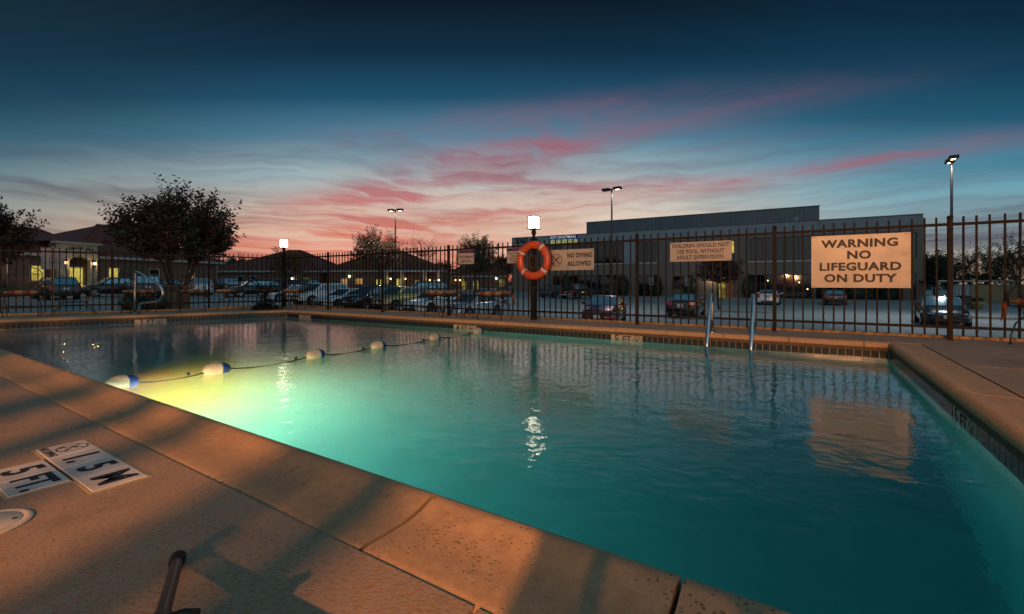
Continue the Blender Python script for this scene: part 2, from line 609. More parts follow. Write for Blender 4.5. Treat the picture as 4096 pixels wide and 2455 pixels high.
M['signlit_white'] = emis('sign_face_lit', '#dfeadf', 0.55)
M['signlit_pale'] = emis('sign_face_pale', '#c8d08c', 0.42)
M['sign_blue'] = emis('sign_face_blue', '#1c3c86', 0.32)
M['planter'] = mat('glazed_planter', '#7a7440', '#5f5a34', rough=0.4)
M['aggregate'] = mat('pebble_aggregate', '#7a6450', '#3f3228', rough=0.9, scale=60, bump=0.6, bscale=70)
M['tan_wall'] = mat('tan_wall', '#84795c', '#756a50', rough=0.9, scale=1.2)
M['tripod_grey'] = mat('tripod_tube', '#3b2f28', '#473a32', rough=0.35, metal=0.5, scale=30)
M['lid'] = mat('skimmer_lid', '#cbbfae', '#b3a692', rough=0.45, scale=8)

# roof tiles: rows of half-round tiles in relief
def roof_mat():
    m = bpy.data.materials.new('clay_roof_tiles')
    m.use_nodes = True
    t = NT(m.node_tree)
    out = t.n('ShaderNodeOutputMaterial')
    p = t.n('ShaderNodeBsdfPrincipled')
    t.l(p.outputs[0], out.inputs[0])
    co = t.n('ShaderNodeTexCoord').outputs['Object']
    nz = t.noise(co, 3.0, 4)
    nz2 = t.noise(co, 0.5, 3)
    t.l(t.mix(t.m('ADD', t.m('MULTIPLY', nz, 0.6), t.m('MULTIPLY', nz2, 0.4)), lin('#5c2e26'), lin('#764038')), p.inputs['Base Color'])
    p.inputs['Roughness'].default_value = 0.75
    return m


M['rooftile'] = roof_mat()


def deck_mat():                       # knock-down (trowelled splatter) pool deck finish: plateaus proud of a sandy ground coat
    m = bpy.data.materials.new('knockdown_deck')
    m.use_nodes = True
    t = NT(m.node_tree)
    out = t.n('ShaderNodeOutputMaterial')
    p = t.n('ShaderNodeBsdfPrincipled')
    t.l(p.outputs[0], out.inputs[0])
    co = t.n('ShaderNodeTexCoord').outputs['Object']
    mp = t.n('ShaderNodeMapping')
    mp.inputs['Rotation'].default_value = (0, 0, 0.35)
    mp.inputs['Scale'].default_value = (1.0, 1.9, 1.0)
    t.l(co, mp.inputs[0])
    a = t.noise(mp.outputs[0], 64.0, 6, 0.68, 0.4)
    plate = t.smooth(a, 0.40, 0.52)
    big = t.noise(co, 1.3, 5, 0.6)
    mid = t.noise(co, 5.0, 4, 0.6)
    pl = t.mix(big, lin('#a89078'), lin('#8a7866'))
    gr = t.mix(mid, lin('#a47648'), lin('#8c6a4a'))
    col = t.mix(plate, gr, pl)
    wear = t.noise(co, 0.8, 6, 0.65)
    col = t.mix(t.m('MULTIPLY', t.smooth(mid, 0.5, 0.75), 0.30), col, lin('#5a4a3e'))
    col = t.mix(t.m('MULTIPLY', t.smooth(wear, 0.52, 0.68), 0.38), col, lin('#57463a'))
    t.l(col, p.inputs['Base Color'])
    t.l(t.m('SUBTRACT', 0.72, t.m('MULTIPLY', plate, 0.24)), p.inputs['Roughness'])
    b = t.n('ShaderNodeBump')
    b.inputs['Strength'].default_value = 0.5
    b.inputs['Distance'].default_value = 0.0015
    fine = t.noise(co, 160.0, 3)
    t.l(t.m('ADD', plate, t.m('MULTIPLY', fine, 0.35)), b.inputs['Height'])
    t.l(b.outputs[0], p.inputs['Normal'])
    return m


M['deck'] = deck_mat()


def coping_mat():                     # sandy cast stone with pits and a few stains
    m = bpy.data.materials.new('cast_stone_coping')
    m.use_nodes = True
    t = NT(m.node_tree)
    out = t.n('ShaderNodeOutputMaterial')
    p = t.n('ShaderNodeBsdfPrincipled')
    t.l(p.outputs[0], out.inputs[0])
    co = t.n('ShaderNodeTexCoord').outputs['Object']
    big = t.noise(co, 2.2, 5, 0.6)
    grain = t.noise(co, 220.0, 3, 0.7)
    mott = t.noise(co, 26.0, 5, 0.7)
    col = t.mix(big, lin('#b5916c'), lin('#98785a'))
    col = t.mix(t.m('MULTIPLY', t.smooth(mott, 0.45, 0.72), 0.36), col, lin('#7a6048'))
    col = t.mix(t.m('MULTIPLY', t.smooth(mott, 0.50, 0.30), 0.25), col, lin('#c6a786'))
    col = t.mix(t.m('MULTIPLY', t.smooth(grain, 0.45, 0.8), 0.45), col, lin('#6e5c48'))
    vo = t.n('ShaderNodeTexVoronoi')
    vo.inputs['Scale'].default_value = 60.0
    t.l(co, vo.inputs['Vector'])
    clus = t.noise(co, 3.1, 3)
    pit = t.m('MULTIPLY', t.smooth(vo.outputs[0], 0.26, 0.16), t.smooth(clus, 0.46, 0.60))
    stain = t.m('MULTIPLY', t.smooth(t.noise(co, 9.0, 2), 0.70, 0.76), 0.6)
    col = t.mix(t.m('MULTIPLY', pit, t.noise(co, 14.0, 2)), col, lin('#4a3b2e'))
    col = t.mix(stain, col, lin('#5c4a3a'))
    t.l(col, p.inputs['Base Color'])
    p.inputs['Roughness'].default_value = 0.8
    b = t.n('ShaderNodeBump')
    b.inputs['Strength'].default_value = 0.8
    b.inputs['Distance'].default_value = 0.003
    t.l(t.m('SUBTRACT', t.m('MULTIPLY', grain, 0.4), t.m('MULTIPLY', pit, 1.5)), b.inputs['Height'])
    t.l(b.outputs[0], p.inputs['Normal'])
    return m


M['coping'] = coping_mat()


def lot_mat():
    m = bpy.data.materials.new('parking_lot_concrete')
    m.use_nodes = True
    t = NT(m.node_tree)
    out = t.n('ShaderNodeOutputMaterial')
    p = t.n('ShaderNodeBsdfPrincipled')
    t.l(p.outputs[0], out.inputs[0])
    co = t.n('ShaderNodeTexCoord').outputs['Object']
    big = t.noise(co, 0.12, 6, 0.6)
    fine = t.noise(co, 9.0, 5, 0.7)
    leaf = t.smooth(t.noise(co, 5.5, 2), 0.72, 0.76)
    col = t.mix(big, lin('#969694'), lin('#7a7b7c'))
    col = t.mix(t.m('MULTIPLY', t.smooth(fine, 0.5, 0.8), 0.5), col, lin('#5c5d60'))
    col = t.mix(t.m('MULTIPLY', leaf, 0.6), col, lin('#3a2a1c'))
    t.l(col, p.inputs['Base Color'])
    t.l(t.m('ADD', 0.55, t.m('MULTIPLY', fine, 0.25)), p.inputs['Roughness'])
    return m


M['lot'] = lot_mat()
M['soil'] = mat('dry_lawn', '#3c3f22', '#52431f', rough=0.95, scale=5, bump=0.6, bscale=40)


def water_mat():
    m = bpy.data.materials.new('pool_water')
    m.use_nodes = True
    t = NT(m.node_tree)
    out = t.n('ShaderNodeOutputMaterial')
    g = t.n('ShaderNodeBsdfGlass')
    g.inputs['IOR'].default_value = 1.333
    g.inputs['Roughness'].default_value = 0.045
    co = t.n('ShaderNodeTexCoord').outputs['Object']
    a = t.noise(co, 7.0, 3, 0.5, 0.3)
    b_ = t.noise(co, 2.2, 2, 0.5, 0.5)
    c = t.noise(co, 22.0, 2, 0.5)
    sw = t.noise(co, 0.45, 2)
    h = t.m('ADD', t.m('MULTIPLY', a, 0.0042), t.m('ADD', t.m('MULTIPLY', b_, 0.0072), t.m('MULTIPLY', c, 0.0016)))
    h = t.m('MULTIPLY', h, t.m('ADD', 0.45, sw))
    b = t.n('ShaderNodeBump')
    b.inputs['Strength'].default_value = 1.0
    b.inputs['Distance'].default_value = 1.0
    t.l(h, b.inputs['Height'])
    t.l(b.outputs[0], g.inputs['Normal'])
    t.l(g.outputs[0], out.inputs[0])
    v = t.n('ShaderNodeVolumeAbsorption')
    v.inputs['Color'].default_value = (0.22, 0.80, 0.87, 1)
    v.inputs['Density'].default_value = 0.80
    sv = t.n('ShaderNodeVolumeScatter')
    sv.inputs['Color'].default_value = (0.95, 1.0, 0.9, 1)
    sv.inputs['Density'].default_value = 0.20
    sv.inputs['Anisotropy'].default_value = 0.3
    ad = t.n('ShaderNodeAddShader')
    t.l(v.outputs[0], ad.inputs[0])
    t.l(sv.outputs[0], ad.inputs[1])
    t.l(ad.outputs[0], out.inputs[1])
    return m


M['water'] = water_mat()


def cushion_mat():
    m = bpy.data.materials.new('striped_cushion')
    m.use_nodes = True
    t = NT(m.node_tree)
    out = t.n('ShaderNodeOutputMaterial')
    p = t.n('ShaderNodeBsdfPrincipled')
    t.l(p.outputs[0], out.inputs[0])
    co = t.n('ShaderNodeTexCoord').outputs['Object']
    sp = t.n('ShaderNodeSeparateXYZ')
    t.l(co, sp.inputs[0])
    f = t.m('FRACT', t.m('ADD', t.m('MULTIPLY', sp.outputs[0], 4.3), 0.37))
    A, B, D, K = lin('#6c2a18'), lin('#9c8058'), lin('#7c5230'), lin('#4c1e12')
    col = t.ramp(f, [(0.0, A), (0.20, K), (0.26, B), (0.33, D), (0.37, B), (0.50, lin('#88704c')), (0.56, D), (0.60, B), (0.70, D), (0.74, A), (0.9, K)], 'CONSTANT')
    t.l(t.mix(0.2, col, t.mix(t.noise(co, 60, 3), A, B)), p.inputs['Base Color'])
    p.inputs['Roughness'].default_value = 0.9
    return m


M['cushion'] = cushion_mat()
M['cushion_tie'] = mat('cushion_tie', '#74431f', '#5c3116', rough=0.9, scale=20)


def paint(name, c, c2=None, metal=0.35):
    return mat(name, c, c2 or c, rough=0.26, metal=metal, scale=3, coat=1.0, spec=0.25)


# ------------------------------------------------------------------ lamps that belong to the place
def light(name, kind, loc, power, col, radius=0.05, target=None, angle=None, blend=0.4, parent=None):
    l = bpy.data.lights.new(name, kind)
    l.energy = power
    l.color = col
    l.shadow_soft_size = radius
    if kind == 'SPOT':
        l.spot_size = angle
        l.spot_blend = blend
    o = bpy.data.objects.new(name, l)
    C.objects.link(o)
    o.location = loc
    if target is not None:
        o.rotation_euler = (Vector(target) - Vector(loc)).to_track_quat('-Z', 'Y').to_euler()
    if parent is not None: o.parent = parent
    return o


SODIUM = (1.0, 0.40, 0.13)
LAMP = Vector((-2.56, -5.94, 2.9))    # high wall lamp of the hotel behind the viewer, its light cut by added louvres
LOW = Vector((-2.2, -9.9, 2.2))     # lower lamp on the same wall
light('hotel_lamp_light', 'POINT', LAMP, 4200, SODIUM, 0.03)
light('porch_lamp_light', 'POINT', LOW, 2200, SODIUM, 0.09)
# the underwater lamp in the near pool wall
UW = W(-4.95, ND + 0.10, -0.46)
light('underwater_light', 'SPOT', UW, 2200, (0.60, 0.46, 0.29), 0.10, target=W(-0.6, ND + 3.2, -0.22), angle=math.radians(165), blend=1.0)
light('underwater_light_core', 'SPOT', UW, 1700, (1.0, 0.24, 0.0), 0.08, target=W(-4.6, ND + 2.2, -1.0), angle=math.radians(135), blend=0.9)

# ------------------------------------------------------------------ lettering
dg = None


def text(body, size, parent, x, z, mat_, y=-0.006, sx=1.0, bold=0.0, align='CENTER', name='lettering', ext=0.0006, rot=0.0, flat=False, spacing=1.0):
    cu = bpy.data.curves.new(name, 'FONT')
    cu.body = body
    cu.size = size
    cu.align_x = align
    cu.align_y = 'CENTER'
    cu.offset = bold * size
    cu.extrude = ext
    cu.space_character = spacing
    cu.resolution_u = 3
    ob = bpy.data.objects.new(name, cu)
    C.objects.link(ob)
    d = bpy.context.evaluated_depsgraph_get()
    me = bpy.data.meshes.new_from_object(ob.evaluated_get(d))
    bpy.data.objects.remove(ob)
    me.name = name
    me.materials.clear()
    me.materials.append(mat_)
    Mx = Matrix.Diagonal((sx, 1, 1, 1))
    me.transform(Matrix.Rotation(rot, 4, 'Z') @ Mx)
    if not flat:
        me.transform(Matrix.Rotation(PI / 2, 4, 'X'))
    o = bpy.data.objects.new(name, me)
    C.objects.link(o)
    o.parent = parent
    o.location = (x, y, z) if not flat else (x, z, y)
    return o


def no_diving_icon(parent, cx, cz, r, mat_ring, mat_body, y=-0.006, flat=False, thick=0.11):
    """ring with slash, a diver and wavy water lines, standing proud of the face"""
    def place(pts):
        return [((cx + a, cz + b, y) if flat else (cx + a, y, cz + b)) for a, b in pts]
    mb = MB()
    k = 28
    o_ = [(r * math.cos(2 * PI * i / k), r * math.sin(2 * PI * i / k)) for i in range(k)]
    i_ = [(r * (1 - thick) * math.cos(2 * PI * i / k), r * (1 - thick) * math.sin(2 * PI * i / k)) for i in range(k)]
    mb.add(place(o_ + i_), [(i, (i + 1) % k, k + (i + 1) % k, k + i) for i in range(k)])
    w = r * thick * 0.5
    q = r * 0.95 * 0.7071
    mb.add(place([(-q - w, q - w), (-q + w, q + w), (q + w, -q + w), (q - w, -q - w)]), [(0, 3, 2, 1)])
    mb.build('prohibition_ring', mat_ring, parent)
    mb = MB()
    b2 = [(-.62, -.62), (-.35, -.38), (-.05, -.02), (.30, .22), (.62, .52), (.52, .60), (.12, .30), (-.25, .12), (-.30, -.20), (-.70, -.52)]
    y0 = y
    y = y0 * 1.12 if not flat else y0 + 0.0006
    mb.add(place([(a * r, b * r) for a, b in b2]), [tuple(range(len(b2)))])
    hd = [(-.42 * r + .11 * r * math.cos(a * PI / 4), -.62 * r + .11 * r * math.sin(a * PI / 4)) for a in range(8)]
    mb.add(place(hd), [tuple(range(8))])
    for zz_ in (0.12, -0.42):
        pts = []
        for i in range(13):
            a = -.7 + i * 1.4 / 12
            pts.append((a * r, (zz_ + .05 * math.sin(i * 2.1)) * r))
        up = [(a, b + .035 * r) for a, b in pts]
        mb.add(place(pts + up), [(i, i + 1, 13 + i + 1, 13 + i) for i in range(12)])
    mb.build('diver_symbol', mat_body, parent)
    y = y0


# ------------------------------------------------------------------ the ground
def ground():
    xs = np.concatenate([np.linspace(-700, -90, 14), np.linspace(-85, 85, 115), np.linspace(90, 700, 14)])
    ys = np.concatenate([np.linspace(-300, -25, 8), np.linspace(-20, 110, 88), np.linspace(120, 900, 14)])
    vs, idx = [], {}
    for j, y in enumerate(ys):
        for i, x in enumerate(xs):
            idx[i, j] = len(vs)
            vs.append((x, y, gz(x, y)))
    fs = []
    for j in range(len(ys) - 1):
        for i in range(len(xs) - 1):
            q = [(i, j), (i + 1, j), (i + 1, j + 1), (i, j + 1)]
            inside = False
            for a, b in q:
                s, n = SN(xs[a], ys[b])
                d, _ = d_out(s, n)
                if d < -0.15 and n > -6.8 and s < 9.0:
                    inside = True
            if not inside:
                fs.append(tuple(idx[k] for k in q))
    me = bpy.data.meshes.new('ground')
    me.from_pydata(vs, [], fs)
    me.polygons.foreach_set('use_smooth', [True] * len(me.polygons))
    me.materials.append(M['lot'])
    o = bpy.data.objects.new('ground', me)
    C.objects.link(o)
    tag(o, kind='structure')


ground()

# grass strip outside the fence, with blades
def lawn():
    mb = MB()
    cols = 120
    rows = 7
    # follow the fence: along the slanted left side, round the corner, then the far side
    path = [(-17.5 + 4.15 * k / 40, -4.6 + 12.34 * k / 40) for k in range(41)]
    line = []
    for k in range(41):
        n = -5 + (7.9 + 5) * k / 40
        line.append(((s_left(n) - 2.22, n), (-0.951, 0.31)))
    for k in range(9):
        a = k / 8
        dx_, dy_ = -0.951 * (1 - a), 0.31 * (1 - a) + a
        L = math.hypot(dx_, dy_)
        line.append(((-13.1, 8.0), (dx_ / L, dy_ / L)))
    for k in range(70):
        line.append(((-13.1 + 27 * (k + 1) / 70, 8.0), (0, 1)))
    grid = []
    for (p, d) in line:
        row = []
        wid = 3.2 if p[0] < -12 else 1.5
        for r in range(rows):
            q = (p[0] + d[0] * wid * r / (rows - 1), p[1] + d[1] * wid * r / (rows - 1))
            w = W(*q)
            row.append((w.x, w.y, gz(w.x, w.y) + 0.025))
        grid.append(row)
    n = len(grid)
    vs = [p for r in grid for p in r]
    fs = [(i * rows + j, (i + 1) * rows + j, (i + 1) * rows + j + 1, i * rows + j + 1) for i in range(n - 1) for j in range(rows - 1)]
    mb.add(vs, fs)
    o = mb.build('lawn', M['soil'], smooth=True)
    tag(o, kind='structure')
    # blades
    r = random.Random(3)
    mb = MB()
    for k in range(9000):
        i = r.randrange(n - 1)
        j = r.random() * (rows - 1)
        j0 = int(j)
        a = Vector(grid[i][j0]).lerp(Vector(grid[i][min(j0 + 1, rows - 1)]), j - j0)
        b = Vector(grid[i + 1][j0]).lerp(Vector(grid[i + 1][min(j0 + 1, rows - 1)]), j - j0)
        p = a.lerp(b, r.random())
        h = r.uniform(.03, .075)
        an = r.random() * 2 * PI
        w = Vector((math.cos(an), math.sin(an), 0)) * .006
        tip = p + Vector((r.uniform(-.03, .03), r.uniform(-.03, .03), h))
        mb.add([p - w, p + w, tip], [(0, 1, 2)])
    o = mb.build('grass', M['leaf_green'])
    tag(o, kind='stuff')


lawn()

# parking stripes, kerb strips, an edge beam round the terrace
def stripes():
    mb = MB()
    def line(s0, n0, s1, n1, w=0.10, z=-1.392):
        a, b = W(s0, n0), W(s1, n1)
        d = (b - a)
        L = d.length
        an = math.atan2(d.y, d.x)
        mb.box(((a.x + b.x) / 2, (a.y + b.y) / 2, z), (L, w, 0.008), an)
    for k in range(16):
        s = -7.2 + 2.75 * k
        line(s, 25.2, s, 30.4)
        line(s, 30.4, s, 35.6)
    for k in range(22):
        s = -13 + 2.75 * k
        line(s, 48.5, s, 54.0)
    line(-9, 19.0, -9, 21.5)
    for k in range(5):
        line(-3 + 3.4 * k, 19.5, -2.2 + 3.4 * k, 19.5, 0.12)
    o = mb.build('parking_lines', M['stripewhite'])
    tag(o, kind='structure')
    mb2 = MB()
    for (s, n) in ((-14.5, 50.5), (-9.0, 51.0)):
        w = W(s, n)
        mb2.box((w.x, w.y, -1.390), (1.3, 1.3, 0.008), TB)
        mb2.box((w.x + 1.2, w.y - .6, -1.390), (0.5, 0.12, 0.008), TB + .6)
    tag(mb2.build('accessible_bay_marks', M['stripeblue']), kind='structure')


stripes()


def kerbs():
    # kerb and walk in front of the far office building, raised islands
    mb = MB()
    a = W(-45, 57.5)
    b = W(20, 57.5)
    c = (a + b) / 2
    mb.box((c.x, c.y, -1.34), ((b - a).length, 0.18, 0.14), TB)
    tag(mb.build('kerb', M['curb']), kind='structure')
    mb = MB()
    c = W(-12.5, 62.4)
    mb.box((c.x, c.y, -1.33), (65, 9.5, 0.14), TB)
    tag(mb.build('pavement', M['curb']), kind='structure')
    def island(s, n, lx, ly, m_, name):
        mb = MB()
        pts = []
        for k in range(20):
            an = 2 * PI * k / 20
            ex = abs(math.cos(an)) ** .6 * math.copysign(1, math.cos(an)) * lx / 2
            ey = abs(math.sin(an)) ** .6 * math.copysign(1, math.sin(an)) * ly / 2
            w = W(s + ex, n + ey)
            pts.append((w.x, w.y))
        z = gz(*pts[0])
        mb.prism(pts, z - .15, z + 0.14)
        tag(mb.build(name, m_), kind='structure')
    w = SN(15.7, 34.6)
    island(w[0] + .6, w[1], 6.0, 1.9, M['curb'], 'planting_island')
    w = SN(29.0, 27.6)
    island(w[0], w[1] + 1.5, 3.0, 5.0, M['curb'], 'planting_island')
    w = SN(-16.5, 22.6)
    island(w[0], w[1], 4.6, 2.2, M['soil'], 'planting_island')


kerbs()

# ------------------------------------------------------------------ the pool
def deck():
    g = 0.007
    so, no = 1.13, 7.035              # outer coping lines
    def q(*p):
        mb = MB()
        mb.prism([tuple(W(*a).xy) for a in p], -0.10, 0.0)
        o = mb.build('deck_slab', M['deck'], root)
    root = empty('pool_deck')
    tag(root, kind='structure')
    nt, nb_ = 7.95, 0.785
    lo = lambda n: s_left(n, .337)    # left coping outer edge
    le = lambda n: s_left(n) - 2.25   # left terrace edge
    # far side strip
    cuts = [-9.2, -6.1, -3.0, 0.15, 3.1, 6.0, 9.4]
    q((lo(no), no), (cuts[0] - g, no), (cuts[0] - g + .25, nt), (le(nt), nt), (le(no), no))
    for a, b in zip(cuts[:-1], cuts[1:]):
        q((a + g, no), (b - g, no), (b - g + .25, nt), (a + g + .25, nt))
    # left strip
    ns = [nb_, 2.9, 5.0, no]
    for a, b in zip(ns[:-1], ns[1:]):
        q((le(a + g), a + g), (lo(a + g), a + g), (lo(b - g), b - g), (le(b - g), b - g))
    # right side
    ns = [nb_, 3.2, 5.4, no]
    for a, b in zip(ns[:-1], ns[1:]):
        q((so, a + g), (4.4 - g, a + g), (4.4 - g, b - g), (so, b - g))
        q((4.4 + g, a + g), (9.4, a + g), (9.4, b - g), (4.4 + g, b - g))
    # near side
    ss = [-17, -12.6, -8.5, -4.62, -0.6, 3.4, 9.4]
    for a, b in zip(ss[:-1], ss[1:]):
        q((a + g, -3.0 + g), (b - g, -3.0 + g), (b - g, nb_), (a + g, nb_))
        q((a + g, -7.0), (b - g, -7.0), (b - g, -3.0 - g), (a + g, -3.0 - g))
    mb = MB()
    for poly in ([(-19, no), (9.4, no), (9.4, 7.95), (-13.2, 7.95), (-13.4, no)][1:],
                 [(-17, -7), (9.4, -7), (9.4, nb_), (-17, nb_)],
                 [(so, nb_), (9.4, nb_), (9.4, no), (so, no)],
                 [(le(nb_), nb_), (lo(nb_), nb_), (lo(no), no), (le(no), no)]):
        mb.prism([tuple(W(*a).xy) for a in poly], -0.14, -0.018)
    mb.build('slab_bed', M['grout'], root)
    # low edge beam outside the fence
    mb = MB()
    for a, b in (((-13.1, 7.99), (9.4, 7.99)), ((le(7.95) , 7.93), (le(-7), -7.0))):
        A, B = W(*a), W(*b)
        c = (A + B) / 2
        d = B - A
        mb.box((c.x, c.y, -0.05), (d.length, 0.07, 0.17), math.atan2(d.y, d.x))
    mb.build('edge_beam', M['edge'], root)


M['mastic'] = mat('joint_mastic', '#5e4a34', '#4a3a2a', rough=0.9, scale=30)
M['edge'] = mat('edge_beam_concrete', '#a58a5e', '#7c6544', rough=0.9, scale=6, bump=0.3)
deck()


def pool():
    root = empty('pool_basin')
    tag(root, kind='structure')
    ia = [(s_left(ND), ND), (SC_, ND), (SC_, NB), (s_left(NB), NB)]     # inner coping line
    def depth(s):
        return -1.05 - 0.75 * sstep(-9, -1, s)
    # shell: walls set 20 mm behind the coping nose, floor sloping down to the right
    k = 0.02
    wl = [(s_left(ND, k), ND - k), (SC_ + k, ND - k), (SC_ + k, NB + k), (s_left(NB, k), NB + k)]
    mb = MB()
    NS = 24
    rows = []
    for j in range(NS + 1):
        f = j / NS
        a = Vector((wl[0][0] + (wl[1][0] - wl[0][0]) * f, wl[0][1]))
        b = Vector((wl[3][0] + (wl[2][0] - wl[3][0]) * f, wl[3][1]))
        rows.append((a, b))
    vs = []
    for a, b in rows:
        for p in (a, b):
            vs.append(W(p.x, p.y, depth(p.x)))
    mb.add(vs, [(2 * j, 2 * j + 1, 2 * j + 3, 2 * j + 2) for j in range(NS)])
    top = -0.062
    for side in (0, 1):
        vs = []
        for r in rows:
            p = r[side]
            vs += [W(p.x, p.y, depth(p.x)), W(p.x, p.y, top)]
        mb.add(vs, [(2 * j, 2 * j + 2, 2 * j + 3, 2 * j + 1) for j in range(NS)])
    for e in (rows[0], rows[-1]):
        a, b = e
        mb.add([W(a.x, a.y, depth(a.x)), W(b.x, b.y, depth(b.x)), W(b.x, b.y, top), W(a.x, a.y, top)], [(0, 1, 2, 3)])
    mb.build('pool_shell', M['plaster'], root)
    # grout bed behind the waterline tiles + tiles
    tile = MB().box((0, 0, 0), (0.0725, 0.008, 0.155)).mesh('tile', M['tile'])
    mark = MB().box((0, 0, 0), (0.155, 0.009, 0.155)).mesh('marker_tile', M['marker'])
    oA = (-0.951, 0.31)
    sides = [(ia[3], ia[2], (0, 1), [(-10.46, '3'), (-5.40, '4'), (-2.27, '5')], 3),
             (ia[2], ia[1], (1, 0), [(NB - 3.765, '5')], 1),
             (ia[0], ia[3], oA, [(None, '3')], 0)]
    bed = MB()
    r = random.Random(5)
    for a, b, out, marks, _ in sides:
        L = math.hypot(b[0] - a[0], b[1] - a[1])
        d = ((b[0] - a[0]) / L, (b[1] - a[1]) / L)
        O = W(*out) - W(0, 0)
        th = frame_theta(O.x, O.y)
        c = W((a[0] + b[0]) / 2 + out[0] * .0175, (a[1] + b[1]) / 2 + out[1] * .0175)
        bed.box((c.x, c.y, -0.142), (L, 0.010, 0.159), th)
        ms = []
        for s, ch in marks:
            if out == (0, 1): u = s - a[0]
            elif out == (1, 0): u = s
            else: u = L * (4.096 - ND) / (NB - ND)
            ms.append((u, ch))
        # tiles
        nT = int(L / 0.0785)
        for i in range(nT):
            u = (i + .5) * L / nT
            if any(abs(u - mu) < 0.262 for mu, _c in ms):
                continue
            p = W(a[0] + d[0] * u + out[0] * .010, a[1] + d[1] * u + out[1] * .010, -0.1415 + r.uniform(-.0008, .0008))
            inst('tile', tile, root, p, (r.uniform(-.012, .012), 0, th + r.uniform(-.006, .006)))
        for u, ch in ms:
            e = empty('depth_marker', W(a[0] + d[0] * u + out[0] * .009, a[1] + d[1] * u + out[1] * .009, -0.142), th)
            e.parent = root
            for k_ in (-1, 0, 1):
                inst('marker_tile', mark, e, (k_ * .159, 0, 0))
            text(ch, 0.155, e, -.159, 0.002, M['ink'], y=-.0065, bold=.012, name='numeral')
            text('FT', 0.135, e, 0, 0.002, M['ink'], y=-.0065, bold=.014, name='lettering')
            no_diving_icon(e, .159, 0.0, .064, M['ink'], M['ink'], y=-.0062)
    bed.build('grout_bed', M['grout'], root)
    # dark recess of the skimmer throat on the far side
    mb = MB()
    p = W(-9.93, NB + 0.002, -0.115)
    mb.box(p, (0.42, 0.012, 0.10), TB)
    mb.build('skimmer_throat', M['black_plastic'], root)
    # underwater lamp housing in the near wall
    e = empty('pool_light', W(-4.95, ND - .0, -0.46), frame_theta(*(W(0, -1) - W(0, 0)).xy))
    e.parent = root
    mb = MB()
    mb.lathe([(0.13, -.02), (0.135, .015), (0.12, .03), (0.10, .02)], 24, axis='Y')
    mb.build('lamp_ring', M['steel'], e)
    # water body (its sides and bottom are buried in the shell)
    kk = 0.035
    wl2 = [(s_left(ND, kk), ND - kk), (SC_ + kk, ND - kk), (SC_ + kk, NB + kk), (s_left(NB, kk), NB + kk)]
    mb = MB()
    mb.prism([tuple(W(*p).xy) for p in wl2], -2.2, WATER)
    o = mb.build('pool_water', M['water'])
    tag(o, kind='structure')


pool()


def coping():
    root = empty('pool_coping')
    tag(root, kind='structure')
    Wd = 0.335
    prof = [(0, -.062), (0, -.010), (.012, -.004), (.03, -.001), (.10, -.003), (.18, -.001), (.235, .010), (.275, .024), (.302, .027), (.322, .018), (.336, -.002), (.337, -.028), (.330, -.048), (.312, -.060), (.27, -.063)]
    def side(a, b, out, mitre_a, mitre_b, joints):
        # a,b inner corner points (s,n); out = outward unit; mitre_* = outer corner points
        L = math.hypot(b[0] - a[0], b[1] - a[1])
        d = ((b[0] - a[0]) / L, (b[1] - a[1]) / L)
        us = [0] + joints + [L]
        for i in range(len(us) - 1):
            g = {(0, 1): 0.004, (0, -1): 0.007}.get(tuple(out), 0.002)
            def sec(u, end, gap):
                rings = []
                for w, z in prof:
                    f = 1 - w / Wd                    # 1 at the outer edge
                    if end is not None:
                        p = (end[0][0] + (end[1][0] - end[0][0]) * f + d[0] * gap, end[0][1] + (end[1][1] - end[0][1]) * f + d[1] * gap)
                    else:
                        p = (a[0] + d[0] * (u + gap) + out[0] * Wd * f, a[1] + d[1] * (u + gap) + out[1] * Wd * f)
                    rings.append(W(p[0], p[1], z + dz_))
                return rings
            dz_ = rnd.uniform(-.0006, .0006)
            s0 = sec(us[i], (a, mitre_a) if i == 0 else None, g)
            s1 = sec(us[i + 1], (b, mitre_b) if i == len(us) - 2 else None, -g)
            MB().loft([s0, s1]).build('coping_stone', M['coping'], root, smooth=True, angle=0.9)
    iA = (s_left(NB), NB); iB = (SC_, NB); iC = (SC_, ND); iD = (s_left(ND), ND)
    so, nt, nb_ = SC_ + Wd, NB + Wd, ND - Wd
    oA = (s_left(nt, Wd), nt); oB = (so, nt); oC = (so, nb_); oD = (s_left(nb_, Wd), nb_)
    def js(L, start, step=0.752):
        r = []
        u = start
        while u < L - .2:
            r.append(u)
            u += step
        return r
    side(iA, iB, (0, 1), oA, oB, js(SC_ - iA[0], 0.55))
    side(iB, iC, (1, 0), oB, oC, js(NB - ND, 0.42))
    side(iC, iD, (0, -1), oC, oD, js(SC_ - iD[0], SC_ + 0.24))
    LA = math.hypot(iA[0] - iD[0], NB - ND)
    side(iD, iA, (-0.951, 0.31), oD, oA, js(LA, 0.5))
    # mastic joint bed under the stones
    mb = MB()
    for poly in ([iA, iB, oB, oA], [iB, iC, oC, oB], [iC, iD, oD, oC], [iD, iA, oA, oD]):
        cx = [((p[0]), p[1]) for p in poly]
        mb.prism([tuple(W(*p).xy) for p in cx], -0.075, -0.030)
    mb.build('mortar_bed', M['mastic'], root)


coping()


